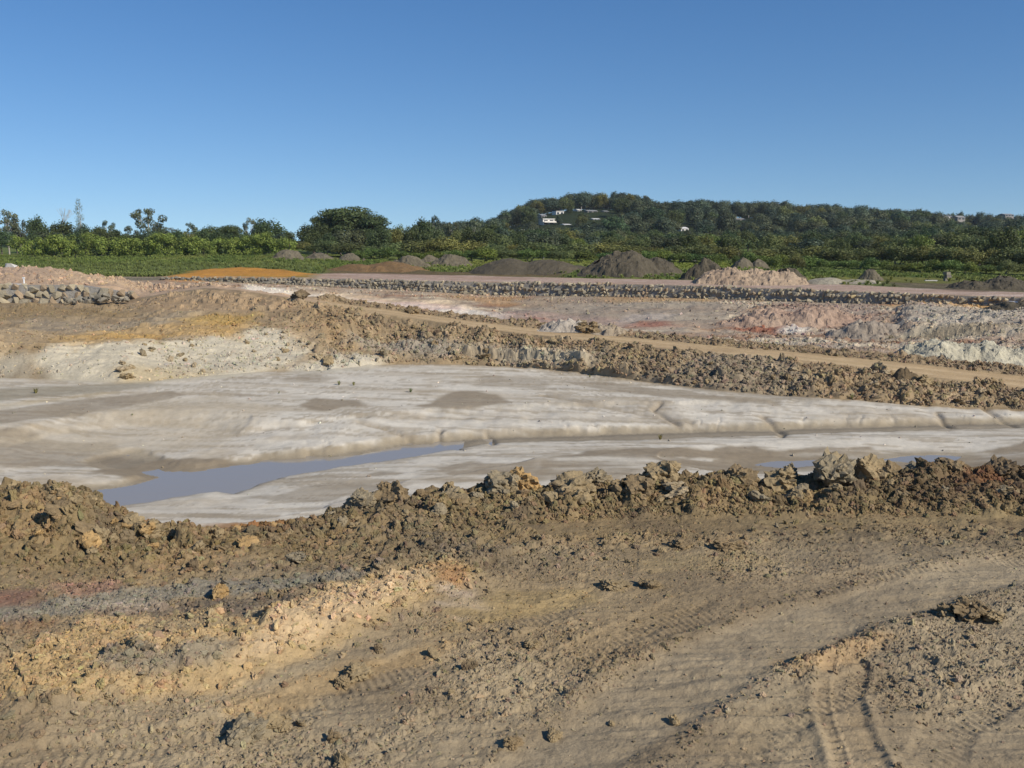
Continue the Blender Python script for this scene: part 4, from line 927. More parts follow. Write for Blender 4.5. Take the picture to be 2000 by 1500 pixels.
# blue-grey loose stones at the wall's end
for k in range(34):
    u = random.uniform(120, 250); v = 590 - (u - 120) * 0.08 + random.uniform(-7, 6)
    x, y, z = survey(u, v, Y=68.4 + random.uniform(-.6, .4)); me = STONES[k % 10].copy() if k < 10 else bpy.data.meshes['loose_stone.%03d' % (k % 10)] if False else STONES[k % 10]
    o = link('loose_stone', SM_DARK[(k * 3) % len(SM_DARK)], None, (x, y, max(z, gz(x, y) + 0.05))); s = random.uniform(0.3, 0.7); o.scale = (s, s * .8, s * .7); o.rotation_euler = (random.random(), random.random(), random.random() * 6)
    tag(o, 'loose blue-grey stone in the tumbled end of the left stone wall', 'stone', 'loose stones at the left wall')

# ------------------------------------------------------------------ mounds
def mound(name, label, u0, u1, vtop, vbase, cols, peaks=None, gul=0.06, rough=0.08, group=None, depth=0.8, cat='mound', seed=1, lum=0.0, n=80, sharp=1.25):
    uc = (u0 + u1) / 2; x, y, z = ground(uc, vbase); wd = (u1 - u0) / FPX * y * 1.25; dp = wd * depth
    h = (vbase - vtop) / FPX * y * .92
    r = np.random.default_rng(seed); yc = y + dp * 0.46
    gx, gy = np.meshgrid(np.linspace(-1.1, 1.1, n), np.linspace(-1.1, 1.1, int(n * .7)))
    peaks = peaks or [(0, 0, 1, 1)]
    hh = np.zeros_like(gx)
    wq = 0.22 * fbm(gx * 2.2 + seed, gy * 2.2, 4, seed)
    for px, py, ph, pw in peaks:
        d = np.sqrt(((gx - px) / pw) ** 2 + ((gy - py) / min(1, pw * 1.2)) ** 2) + wq
        hh = np.maximum(hh, ph * np.where(d < 1, np.clip(1 - d ** (1.5 * sharp), 0, 1) ** 1.5, 0))
    ang = np.arctan2(gy, gx)
    wx, wy = gx * wd / 2, gy * dp / 2
    H = hh * h + (gul * h * 1.5 * fbm(gx * 3.5 + seed, gy * 1.6, 4, seed + 5) + rough * fbm(wx * 1.1, wy * 1.1, 4, seed + 6) * 1.6 + rough * 2.0 * clods(wx, wy, 0.9, seed + 8, .6) + rough * 1.3 * clods(wx, wy, 0.42, seed + 9, .7)) * np.clip(hh * 5, 0, 1) - 0.25
    V = np.stack([wx, wy, H], -1).reshape(-1, 3)
    # follow the ground under it
    gb = np.array([gz(x + a, yc + b_) for a, b_ in ((0, -dp / 2), (0, 0), (-wd / 2, 0), (wd / 2, 0))]); zb = max(gb[0], gb[1] - .1 * h)
    k, m_ = gx.shape[::-1]; i = np.arange((m_ - 1) * k).reshape(m_ - 1, k)[:, :-1].ravel(); f = np.stack([i, i + 1, i + k + 1, i + k], -1); f = f[(hh.ravel()[f] > 1e-3).any(1)]
    cn = 0.5 + 0.5 * fbm(gx * 2.5 + seed, gy * 2.5, 4, seed + 12)
    cc = (cols[0][None, None] * (1 - cn[..., None]) + cols[-1][None, None] * cn[..., None])
    cc = cc * (1 + 0.15 * fbm(wx * 3, wy * 3, 3, seed + 3))[..., None]
    o = link(name, np_mesh(name, V, f, M_FAR, np.clip(cc.reshape(-1, 3), .02, .9)), None, (x, yc, zb))
    return tag(o, label, cat, group)
DK = [lin(80, 73, 60), lin(100, 91, 74)]; GB = [lin(96, 88, 72), lin(122, 112, 92)]; BR = [lin(108, 88, 62), lin(134, 104, 70)]
mound('soil_mound', 'small pointed grey-brown mound in front of the hedge end', 518, 588, 483, 506, GB, seed=3)
mound('soil_mound', 'low grey mound right of the pointed mound by the hedge', 588, 652, 489, 507, GB, seed=4)
mound('soil_mound', 'small grey mound behind the brown-orange mound', 652, 708, 492, 512, GB, seed=5)
mound('soil_mound', 'wide brown mound with bare orange flank at the field edge', 636, 812, 508, 533, BR, [(-.35, 0, .8, .7), (.25, .1, 1, .8)], seed=6, rough=.03)
mound('gravel_mound', 'round grey gravel mound left of the twin grey mounds', 754, 834, 495, 523, GB, seed=7)
mound('gravel_mound', 'smaller left one of the twin grey gravel mounds', 812, 862, 494, 514, GB, seed=8)
mound('gravel_mound', 'larger right one of the twin grey gravel mounds', 832, 920, 494, 521, GB, seed=9)
mound('soil_mound', 'long low dark mound with two humps left of the big dark heap', 905, 1190, 498, 537, DK, [(-.3, 0, .95, .6), (.15, 0, .92, .65), (.5, 0, .6, .5)], seed=31, rough=.06)
mound('soil_mound', 'big dark grey soil heap, tallest of the row before the bushes', 1132, 1352, 486, 542, DK, [(-.05, 0, 1, .8), (.35, 0, .75, .6), (-.5, -.1, .45, .45)], seed=11, gul=.12, rough=.14, n=110)
mound('soil_mound', 'dark peaked soil heap between big dark heap and pink heap', 1342, 1428, 502, 547, DK, seed=12, gul=.1, rough=.12)
mound('soil_mound', 'grey mound behind the dark peaked heap and pink heap', 1432, 1505, 499, 526, GB, [(-.2, 0, 1, .7), (.4, 0, .9, .6)], seed=13)
mound('soil_mound', 'dark grey mound showing behind the right end of the pink heap', 1500, 1590, 520, 552, DK, seed=14)
mound('rubble_heap', 'long pink and grey rubble heap on the terrace above the wall', 1375, 1606, 522, 559, [lin(150, 128, 106), lin(178, 156, 130)], [(-.3, 0, 1, .7), (.1, 0, .95, .65), (.45, 0, .8, .5)], seed=15, rough=.2, n=130)
mound('gravel_mound', 'low pale grey gravel spread right of the pink heap', 1596, 1744, 540, 557, [lin(158, 148, 126), lin(170, 160, 138)], [(-.35, 0, 1, .65), (.25, 0, .8, .75)], seed=16, rough=.02, sharp=1.6)
mound('gravel_mound', 'small dark grey mound behind the pale gravel spread', 1684, 1732, 523, 549, GB, seed=17)
mound('soil_mound', 'dark soil heap at the right edge beyond the terrace', 1880, 2060, 540, 568, DK, [(-.3, 0, .7, .5), (.3, 0, 1, .7)], seed=18, rough=.12)
mound('clay_heap', 'whitish grey clay heap beside the road at the right edge', 1790, 2120, 670, 722, [lin(172, 164, 140), lin(194, 184, 158)], [(-.3, 0, 1, .6), (.15, 0, .8, .6), (.6, 0, .8, .5)], seed=19, gul=.14, rough=.14, n=140)
mound('clay_heap', 'broad pinkish grey heap in the pit with a steep shaded side', 1430, 1740, 594, 640, [lin(152, 124, 106), lin(180, 156, 132)], [(.15, 0, 1, .6), (-.25, .1, .75, .7), (.5, 0, .6, .5), (-.6, 0, .45, .4)], seed=20, gul=.14, rough=.15, n=150, depth=.5)
mound('clay_heap', 'lower grey heap in the pit right of the broad pinkish heap', 1630, 1850, 626, 662, [lin(144, 130, 114), lin(172, 158, 138)], [(-.2, 0, 1, .6), (.25, 0, .85, .6), (.6, 0, .5, .4)], seed=21, gul=.12, rough=.14, n=110, depth=.6)
mound('clay_heap', 'low brown-grey heap behind the dirt road near its middle', 1140, 1230, 634, 656, [lin(150, 130, 104), lin(172, 158, 136)], seed=22, rough=.14)
mound('clay_heap', 'pale grey heap behind the dirt road left of its middle', 1060, 1160, 630, 650, [lin(164, 152, 136), lin(184, 172, 154)], seed=23, rough=.14)
mound('soil_mound', 'small dark heap on the pit bench at the right edge', 1955, 2060, 604, 622, DK, seed=24, rough=.1)

mound('clay_heap', 'dark pointed heap of clay on the near edge of the dirt road', 1735, 1815, 714, 752, [lin(88, 76, 60), lin(120, 102, 76)], [(0, 0, 1, .55), (.4, 0, .55, .5)], seed=25, rough=.22)
# ------------------------------------------------------------------ small made things
M_WHITE = flat_mat('white_plastic', (0.75, 0.75, 0.73), rough=0.4, var=0.04)
M_CONC = flat_mat('concrete', (0.5, 0.47, 0.42), rough=0.85, var=0.15)
M_DARKC = flat_mat('weathered_timber', (0.2, 0.17, 0.14), rough=0.85)
x0, y0, z0 = survey(1898, 583, Y=88.6); x1, y1, z1 = survey(2040, 587.5, Y=85.0)
a, b_ = Vector((x0, y0, gz(x0, y0) + .12)), Vector((x1, y1, gz(x1, y1) + .12))
pp = empty('plastic_pipe', a); tag(pp, 'long white plastic pipe lying on top of the stone wall', 'pipe')
link('pipe_length', MB().tube([(0, 0, 0), tuple((b_ - a) * .5), tuple(b_ - a)], [.09, .09, .09], 10).mesh('pipe_length', M_WHITE), pp)
link('socket_end', MB().tube([(0, 0, 0), tuple((b_ - a) * .03)], [.115, .115], 10).mesh('socket_end', M_WHITE), pp)
x, y, z = survey(47, 553, Y=71.6); z = gz(x, y)
po = empty('marker_post', (x, y, z)); tag(po, 'thin white marker post beside the slab on the left wall', 'post')
link('post', MB().tube([(0, 0, -.2), (0, 0, .55)], [.05, .05], 8).mesh('post', M_WHITE), po); link('cap', MB().box((0, 0, .58), (.16, .12, .08)).mesh('cap', M_WHITE), po)
x, y, z = survey(32, 553, Y=71.4); z = gz(x, y)
o = link('concrete_slab', MB().box((0, 0, .06), (1.15, .8, .16), 0.05, 0.97).mesh('concrete_slab', M_CONC), None, (x, y, z)); tag(o, 'thin pale concrete slab lying on the left stone wall', 'slab')
x, y, z = survey(20, 523, Y=84.2); z = gz(x, y)
o = link('stone_block', stone_mesh(77), None, (x, y, z + .15)); o.data.materials.append(M_CONC); o.scale = (1.1, .8, .55); tag(o, 'pale squarish block on top of the left mound', 'block')
def culvert(u, v, wpx, rz, label):
    x, y, z = ground(u, v); R = wpx / FPX * y / 2; r = R * .74; Ln = 1.5; V, F = [], []
    for (rad, yy) in ((R, -Ln / 2), (R, Ln / 2), (r, Ln / 2), (r, -Ln / 2)):
        for k in range(20): th = 2 * math.pi * k / 20; V.append((rad * math.cos(th), yy, R + rad * math.sin(th)))
    for s in range(4):
        for k in range(20): F.append((s * 20 + k, s * 20 + (k + 1) % 20, ((s + 1) % 4) * 20 + (k + 1) % 20, ((s + 1) % 4) * 20 + k))
    c = empty('concrete_pipe', (x, y, gz(x, y)), rz); tag(c, label, 'concrete pipe', 'concrete pipes in the field')
    link('barrel', np_mesh('barrel', V, F, M_CONC), c)
    V2, F2 = [], []
    for (rad, yy) in ((R * 1.12, -Ln / 2 - .02), (R * 1.12, -Ln / 2 + .2), (R * .99, -Ln / 2 + .2), (R * .99, -Ln / 2 - .02)):
        for k in range(20): th = 2 * math.pi * k / 20; V2.append((rad * math.cos(th), yy, R + rad * math.sin(th)))
    for s in range(4):
        for k in range(20): F2.append((s * 20 + k, s * 20 + (k + 1) % 20, ((s + 1) % 4) * 20 + (k + 1) % 20, ((s + 1) % 4) * 20 + k))
    link('collar', np_mesh('collar', V2, F2, M_CONC), c)
culvert(1290, 509, 15, .35, 'concrete pipe just behind the right flank of the big dark heap')
culvert(1306, 511, 11, -.5, 'small concrete pipe next to the big dark heap, end turned away')
culvert(1333, 510, 16, .15, 'concrete pipe with open dark end standing clear in the grass')
culvert(1357, 511, 12, -.3, 'concrete pipe left of the last pair in the grass')
culvert(1370, 510, 11, .6, 'last concrete pipe on the right of the row')
x, y, z = ground(1849, 550); bs = empty('block_stack', (x, y, gz(x, y))); tag(bs, 'small stack of grey blocks at the field edge on the right', 'block stack')
for k, (dx, h) in enumerate(((0, .35), (.08, .3), (-.05, .28))): link('block', MB().box((dx, 0, .18 + k * .37), (.62, .6, .33), k * .2, .95).mesh('block', M_STONE[1] if k != 1 else M_DARKC), bs)
x, y, z = ground(1818, 551); pl = link('plank', MB().box((0, 0, .12), (1.5, .25, .1), .1, .98).box((.5, 0, .04), (.12, .5, .08), .1).mesh('plank', M_CONC), None, (x, y, gz(x, y))); tag(pl, 'pale plank lying in grass left of the block stack', 'plank')
x, y, z = ground(1442, 508); o = link('marker_post', MB().tube([(0, 0, -.2), (0, 0, 1.3)], [.09, .08], 7).box((0, 0, 1.3), (.2, .2, .05)).mesh('marker_post', M_CONC), None, (x, y, gz(x, y))); tag(o, 'thin pale post standing near the grey mound in the field', 'post')

# ------------------------------------------------------------------ foliage
def leaf_mesh(name, rs, blobs, n, leaf, cols, mat=None, up=0.25, flatten=1.0, spread=0.6):
    r = np.random.default_rng(rs); B = np.array(blobs, float); wgt = (B[:, 3] * B[:, 4] + B[:, 3] * B[:, 5]) ; wgt /= wgt.sum()
    k = r.choice(len(B), n, p=wgt); d = r.normal(size=(n, 3)); d /= np.linalg.norm(d, axis=1)[:, None]
    rad = 0.45 + 0.55 * np.sqrt(r.random(n)); P = B[k, :3] + d * B[k, 3:6] * rad[:, None] * (1 + 0.15 * r.normal(size=(n, 1)))
    nn = d + spread * r.normal(size=(n, 3)); nn[:, 2] += up; nn /= np.linalg.norm(nn, axis=1)[:, None]
    a = np.cross(nn, r.normal(size=(n, 3))); a /= np.linalg.norm(a, axis=1)[:, None]; b_ = np.cross(nn, a)
    s = leaf * r.uniform(0.55, 1.45, n)[:, None]
    V = np.stack([P - a * s, P + b_ * s * .62 + nn * s * .15, P + a * s, P - b_ * s * .62 + nn * s * .15], 1).reshape(-1, 3)
    F = np.arange(n * 4).reshape(n, 4)
    cb = r.normal(size=len(B)) * 0.16
    q = r.random(n)[:, None]; c = cols[0] * (1 - q) + cols[1] * q; c = c * (1 + cb[k] + 0.14 * r.normal(size=n))[:, None]
    return np_mesh(name, V, F, mat or M_LEAF, np.clip(np.repeat(c, 4, 0), .005, .8))
def trunk_mesh(rs, blobs, top, r0, mat, lean=0.03, limbs=8):
    r = random.Random(rs); mb = MB(); pts = [(0, 0, -.03)]; n = 6; x = y = 0
    for i in range(1, n + 1): x += r.uniform(-lean, lean); y += r.uniform(-lean, lean); pts.append((x, y, top * i / n))
    mb.tube(pts, [r0 * (1 - .75 * i / n) for i in range(n + 1)], 7)
    for b_ in sorted(blobs, key=lambda q: -q[3])[:limbs]:
        i = max(1, min(n - 1, int(n * min(.95, b_[2] / top * .65)))); p = Vector(pts[i]); q = Vector(b_[:3]); m_ = p.lerp(q, .5) + Vector((r.uniform(-.03, .03), r.uniform(-.03, .03), r.uniform(0, .04)))
        mb.tube([tuple(p), tuple(m_), tuple(q)], [r0 * .45, r0 * .3, r0 * .12], 5)
    return mb.mesh('trunk', mat)
G1 = (np.array([0.053, 0.078, 0.028]), np.array([0.108, 0.145, 0.051]))        # dark evergreen
G2 = (np.array([0.086, 0.106, 0.055]), np.array([0.161, 0.172, 0.092]))       # grey green gum
G3 = (np.array([0.113, 0.131, 0.040]), np.array([0.209, 0.214, 0.066]))       # olive bush
G4 = (np.array([0.169, 0.236, 0.046]), np.array([0.351, 0.392, 0.074]))       # yellow green
G5 = (np.array([0.055, 0.077, 0.041]), np.array([0.109, 0.129, 0.064]))       # hill gum
G6 = (np.array([0.093, 0.146, 0.031]), np.array([0.186, 0.232, 0.053]))       # fresh green
def env(rs, n, rx, rz, cz, br, zflat=1.0, inner=0.35, low=-0.5):
    r = np.random.default_rng(rs); o = []
    while len(o) < n:
        d = r.normal(size=3); d /= np.linalg.norm(d)
        if d[2] < low: continue
        k = 1 - inner * r.random(); b_ = br * r.uniform(.7, 1.3)
        o.append((d[0] * (rx - b_) * k, d[1] * (rx - b_) * k, cz + d[2] * (rz - b_ * zflat) * k, b_, b_, b_ * zflat))
    return o
KIND = {}
def add_kind(key, rs, blobs, n, leaf, cols, top, r0, bark=None, limbs=8, **k):
    KIND[key] = (trunk_mesh(rs, blobs, top, r0, bark or M_BARK, limbs=limbs), leaf_mesh('crown', rs, blobs, n, leaf, cols, **k))
for i in range(3): add_kind('dense%d' % i, 10 + i, env(10 + i, 32, .5, .48, .52, .15, 1, .45, -.8), 4800, .024, G1, .7, .028)
for i in range(3): add_kind('gum%d' % i, 20 + i, env(20 + i, 24, .5, .44, .57, .085, .75, .5, -.8), 2600, .018, G2, .8, .020, M_PALEBARK, 14)
for i in range(2): add_kind('layer%d' % i, 30 + i, env(30 + i, 34, .5, .42, .56, .15, .45, .6, -.6), 7500, .017, G1, .7, .03, None, 14)
for i in range(5): add_kind('hill%d' % i, 40 + i, env(40 + i, 11, .5, .48, .52, .24, .85, .35, -.7), 2600, .032, G5, .62, .022, M_PALEBARK if i % 2 else M_BARK, 6, spread=.3)
for i in range(4): add_kind('bush%d' % i, 50 + i, env(50 + i, 22, .5, .52, .42, .17, .95, .5, -.35), 3600, .022, G3, .4, .02, None, 5)
for i in range(3): add_kind('green%d' % i, 60 + i, env(60 + i, 22, .5, .52, .42, .17, .95, .5, -.35), 3200, .026, G6, .4, .02, None, 5)
col_b = [(r_[0], r_[1], r_[2], r_[3], r_[3], r_[3] * .55) for r_ in ((0, 0, .95, .12), (.16, .05, .88, .13), (-.2, 0, .84, .12), (.05, -.1, .78, .14), (.2, .1, .70, .12), (-.12, .1, .66, .13), (.1, 0, .58, .16), (-.2, -.1, .5, .18), (.15, .1, .46, .2), (0, 0, .38, .3), (.25, -.1, .32, .25), (-.25, .1, .3, .28))]
add_kind('column', 71, col_b, 1700, .016, G2, .93, .02, M_PALEBARK, 9)
add_kind('sparse', 72, env(72, 26, .5, .34, .66, .085, .45, .6, -.3), 1300, .014, G2, .8, .016, M_PALEBARK, 18)
def bare_tree(rs):
    r = random.Random(rs); mb = MB()
    def br(p, d, l, rad, k):
        q = p + d * l; mb.tube([tuple(p), tuple(p.lerp(q, .5) + Vector((r.uniform(-.01, .01), 0, 0))), tuple(q)], [rad, rad * .8, rad * .55], 5)
        if k > 0:
            for _ in range(2 + (k > 2)): br(q, (d + Vector((r.uniform(-.7, .7), r.uniform(-.7, .7), r.uniform(0, .5)))).normalized(), l * .66, rad * .6, k - 1)
    br(Vector((0, 0, 0)), Vector((0.03, 0, 1)), .4, .016, 4); return mb.mesh('trunk', M_PALEBARK)
BARE = bare_tree(5)
def palm_kind(rs):
    r = random.Random(rs); mb = MB(); mb.tube([(0, 0, -.02), (.01, 0, .3), (.0, .01, .62)], [.022, .018, .016], 7); V, F = [], []
    for k in range(22):
        az = r.uniform(0, 6.28); el = r.uniform(-.2, 1.2); p = Vector((0, .01, .62)); d = Vector((math.cos(az) * math.cos(el), math.sin(az) * math.cos(el), math.sin(el))); sd = Vector((-math.sin(az), math.cos(az), 0)); b0 = None
        for j in range(6):
            wd_ = .05 * (1 - (j / 5) ** 2 * .9); b = len(V); V += [tuple(p + sd * wd_ - Vector((0, 0, .02))), tuple(p), tuple(p - sd * wd_ - Vector((0, 0, .02)))]
            if b0 is not None: F += [(b0, b0 + 1, b + 1, b), (b0 + 1, b0 + 2, b + 2, b + 1)]
            b0 = b; p = p + d * .085; d = (d + Vector((0, 0, -.22))).normalized()
    c = np.tile(np.array([.10, .135, .04]), (len(V), 1)) * np.repeat(np.array([r.uniform(.7, 1.3) for _ in range(22)]), 18)[:, None]
    return mb.mesh('trunk', M_BARK), np_mesh('crown', V, F, M_LEAF, c)
KIND['palm'] = palm_kind(3)
def plant(name, key, x, y, z, wd, h, label, cat='tree', group=None, rz=None):
    tr_, cr = KIND[key]; o = link(name, None, None, (x, y, z)); o.scale = (wd, wd, h); o.rotation_euler = (0, 0, random.uniform(0, 6.28) if rz is None else rz); o.empty_display_size = .2
    link('trunk', tr_, o); link('crown' if cat != 'bush' else 'foliage', cr, o)
    return tag(o, label, cat, group)
def plant_px(name, key, u, vtop, wpx, Y, label, cat='tree', group=None, rz=None, zb=None):
    x, y, zt = survey(u, vtop, Y=Y); z = gz(x, y) if zb is None else zb
    return plant(name, key, x, y, z, wpx / FPX * Y * 1.02, max(1.0, zt - z), label, cat, group, rz)
ORD = ['first', 'second', 'third', 'fourth', 'fifth', 'sixth', 'seventh', 'eighth', 'ninth', 'tenth', 'eleventh', 'twelfth', 'thirteenth', 'fourteenth', 'fifteenth', 'sixteenth', 'seventeenth', 'eighteenth', 'nineteenth']
def nth(i):
    if i < 19: return ORD[i]
    t_, o_ = divmod(i + 1, 10); tens = {2: 'twent', 3: 'thirt', 4: 'fort', 5: 'fift', 6: 'sixt', 7: 'sevent', 8: 'eight', 9: 'ninet'}.get(t_, 'last')
    return tens + 'ieth' if o_ == 0 else tens + 'y-' + ORD[o_ - 1]
WOOD = []                               # trees of the far mass that nobody could count
# left skyline, one by one
for u, vt, wp, Y, k, nm, lab in (
        (12, 408, 74, 207, 'gum2', 'paperbark_tree', 'sparse pale-trunked tree at the left edge above the hedge end'),
        (38, 416, 44, 209, 'gum0', 'paperbark_tree', 'thin pale-trunked tree just right of the left edge tree'),
        (72, 416, 52, 222, 'dense0', 'evergreen_tree', 'dark feathery tree between the paperbarks and the bare tree'),
        (118, 426, 62, 224, 'dense1', 'evergreen_tree', 'rounded dark tree below the bare branches'),
        (152, 389, 34, 226, 'column', 'gum_tree', 'tall narrow gum, highest top of the left skyline'),
        (165, 434, 50, 216, 'dense2', 'evergreen_tree', 'dark low tree at the foot of the tall narrow gum'),
        (210, 423, 46, 222, 'gum0', 'gum_tree', 'open gum with rounded clumps right of the tall narrow gum'),
        (188, 438, 50, 220, 'dense0', 'evergreen_tree', 'low dark tree between tall narrow gum and open gum'),
        (290, 393, 82, 222, 'gum1', 'gum_tree', 'large open-crowned gum with forked pale limbs above the hedge'),
        (248, 440, 54, 218, 'gum2', 'gum_tree', 'small grey-green gum left of the large forked gum'),
        (330, 434, 40, 226, 'sparse', 'gum_tree', 'wispy thin tree right of the large forked gum'),
        (352, 444, 54, 216, 'bush1', 'gum_tree', 'low grey bushy tree between the wispy tree and the grey gum'),
        (378, 428, 48, 224, 'gum0', 'gum_tree', 'grey gum near the middle of the hedge skyline'),
        (408, 436, 54, 220, 'dense1', 'evergreen_tree', 'small dark tree right of the grey gum'),
        (446, 432, 72, 222, 'layer0', 'evergreen_tree', 'flat-layered dark tree above the hedge right part'),
        (490, 424, 46, 226, 'gum2', 'gum_tree', 'pale green gum standing behind the round dark tree'),
        (524, 422, 84, 214, 'dense2', 'evergreen_tree', 'round dense dark tree near the end of the hedge'),
        (563, 446, 34, 216, 'dense0', 'evergreen_tree', 'small dark tree at the gap of sky by the hedge end'),
        (612, 428, 76, 214, 'dense1', 'evergreen_tree', 'dark tree leaning on the left flank of the giant spreading tree'),
        (676, 390, 150, 222, 'layer1', 'spreading_tree', 'giant dark spreading tree, broadest crown of the skyline'),
        (725, 408, 96, 218, 'layer0', 'spreading_tree', 'right shoulder tree of the giant spreading crown'),
        (640, 404, 90, 224, 'layer0', 'spreading_tree', 'left shoulder tree of the giant spreading crown'),
        (780, 430, 46, 214, 'bush2', 'evergreen_tree', 'olive round tree right of the giant spreading tree'),
        (822, 420, 62, 214, 'dense0', 'evergreen_tree', 'dark dense tree in front of the pale round gum'),
        (848, 412, 44, 224, 'gum0', 'gum_tree', 'pale round gum rising behind the dark dense tree'),
        (890, 422, 52, 226, 'gum1', 'gum_tree', 'grey gum between pale round gum and the foot of the hill'),
        (925, 428, 56, 228, 'gum2', 'gum_tree', 'second grey gum towards the foot of the hill'),
        (905, 440, 60, 214, 'dense2', 'evergreen_tree', 'dark low tree below the grey gums'),
        (968, 430, 66, 218, 'dense1', 'evergreen_tree', 'dark tree at the left foot of the hill')):
    plant_px(nm, k, u, vt, wp, Y, lab, 'tree')
x, y, zt = survey(110, 402, Y=230); o = link('bare_tree', BARE, None, (x, y, gz(x, y))); hgt = zt - gz(x, y); o.scale = (hgt * .9,) * 2 + (hgt / 1.02,); tag(o, 'leafless dead tree with thin forked branches above the hedge', 'tree')
u = -60; kk = 0
while u < 1000:                         # dark belt right behind the hedge
    wp = random.uniform(34, 64)
    if not 566 < u < 592: plant_px('tree', random.choice(['dense0', 'dense1', 'dense2', 'bush1', 'hill2']), u, np.interp(u, [0, 200, 420, 560, 600, 760, 1000], [446, 444, 446, 452, 448, 440, 440]) + random.uniform(-4, 6), wp, random.uniform(202, 212), nth(kk) + ' low dark tree from the left in the belt behind hedge and bushes', 'tree', 'low trees behind the hedge' if u < 570 else 'low trees below the spreading trees')
    u += wp * .55; kk += 1
# the hedge
hb = []; r = np.random.default_rng(81)
xa, xb = survey(32, 490, Y=192)[0], survey(575, 490, Y=192)[0]
for k in range(420):
    x = r.uniform(xa, xb); q = (x - xa) / (xb - xa); top = 4.2 + .5 * math.sin(x * .35) + .4 * math.sin(x * .9 + 1); y = r.uniform(-2, 2); z = r.uniform(.5, top - .7)
    if abs(x - survey(187, 490, Y=192)[0]) < 1.0 and y < 0 and z < 1.8: continue
    b_ = r.uniform(.6, 1.1); hb.append((x, y, z, b_, b_, b_ * .85))
he = empty('hedge', (0, 192, gz((xa + xb) / 2, 192))); tag(he, 'tall bright yellow-green hedge along the back of the left field', 'hedge')
tag(link('foliage', leaf_mesh('foliage', 82, hb, 52000, .15, G4, up=.5, spread=.5), he), kind='stuff')
sv = MB()
for k in range(26): x = xa + (xb - xa) * (k + .5) / 26; sv.tube([(x, 0, -.2), (x + r.uniform(-.3, .3), r.uniform(-.3, .3), 2.4)], [.09, .05], 5)
link('stems', sv.mesh('stems', M_BARK), he)
# bushes in front of the trees
def topv(u): return np.interp(u, [560, 590, 640, 690, 740, 800, 870, 930, 980, 1050, 1120, 1180, 1250, 1330, 1400, 1470, 1520, 1600, 1700, 1760, 1850, 1950, 2050], [470, 466, 459, 470, 474, 464, 455, 464, 472, 466, 468, 470, 474, 474, 470, 480, 470, 472, 476, 464, 470, 474, 470])
def basev(u): return np.interp(u, [560, 800, 1200, 1500, 1600, 1800, 2050], [499, 504, 506, 512, 520, 526, 534])
def fieldY(u): return float(np.interp((u - 1000) / FPX, T, LINES[16][0]))
named = {2: 'olive dome-shaped bush behind the small grey mounds', 7: 'broad olive bush, highest hump of the bush row'}
u = 585
kk = 0
while u < 2060:
    wp = random.uniform(70, 110); Y = fieldY(u) + random.uniform(3, 9)
    plant_px('bush', random.choice(['bush0', 'bush1', 'bush2', 'bush3']), u, topv(u) + random.uniform(-2, 4), wp, Y, named.get(kk, nth(kk) + ' olive bush from the left in the row behind the field'), 'bush', 'olive bushes behind the field'); u += wp * .5; kk += 1
u = 700; kk = 0
while u < 2060:
    wp = random.uniform(36, 70); Y = fieldY(u) - random.uniform(0, 4); bv = basev(u)
    plant_px('bush', random.choice(['green0', 'green1', 'green2', 'bush2']), u, bv - random.uniform(14, 28), wp, Y, nth(kk) + ' low fresh-green bush from the left along the field edge', 'bush', 'low green bushes at the field edge'); u += wp * .62; kk += 1
for u, vt, vb, wp, lab in ((1515, 492, 532, 36, 'upright rounded bush standing behind the pink heap'), (1560, 494, 530, 44, 'rounded bush right of the upright bush behind the pink heap'), (1608, 500, 530, 34, 'dark oval bush standing alone in front of the grass gap')):
    x, y, z = ground(u, vb); zt = EYE - (y + 1) * tanv(vt); plant('bush', 'green1' if u != 1560 else 'bush0', x, y + 1, gz(x, y + 1), wp / FPX * y, zt - gz(x, y + 1), lab, 'bush')
# trees on the flat at the foot of the hill
n_mid = 0
for row, (Y0, dv) in enumerate(((205, 0), (235, -6), (270, -10), (310, -14))):
    u = 980 + row * 17; n_mid = 0
    while u < 2080:
        wp = random.uniform(46, 84) * 205 / Y0 * (1 + .25 * (u > 1750)); Y = Y0 * (1 - .16 * sstep(1500, 1950, u)) + random.uniform(-8, 8)
        vt = np.interp(u, [980, 1100, 1300, 1500, 1700, 1850, 2000, 2080], [444, 450, 455, 452, 452, 444, 436, 432]) + dv * .6 + random.uniform(-5, 8)
        if 1380 < u < 1500 and row == 0 and random.random() < .8:
            plant_px('palm_tree', 'palm', u, vt + 8, wp * .62, Y, 'feathery palm in the cluster of palms below the wooded hill', 'palm', 'palms below the hill')
            u += wp * .35; continue
        k = random.choice(['dense0', 'dense1', 'dense2', 'bush0', 'bush3', 'green2', 'hill1', 'hill3'])
        if row > 1:
            x, y, zt = survey(u, vt, Y=Y); z = gz(x, y); WOOD.append((x, y, z, wp / FPX * Y, zt - z)); u += wp * .52; continue
        plant_px('tree', k, u, vt, wp, Y, nth(n_mid) + ' tree from the left in the %s row of the belt before the hill' % ('front', 'second')[row], 'tree', 'trees of the belt before the hill'); u += wp * .52; n_mid += 1
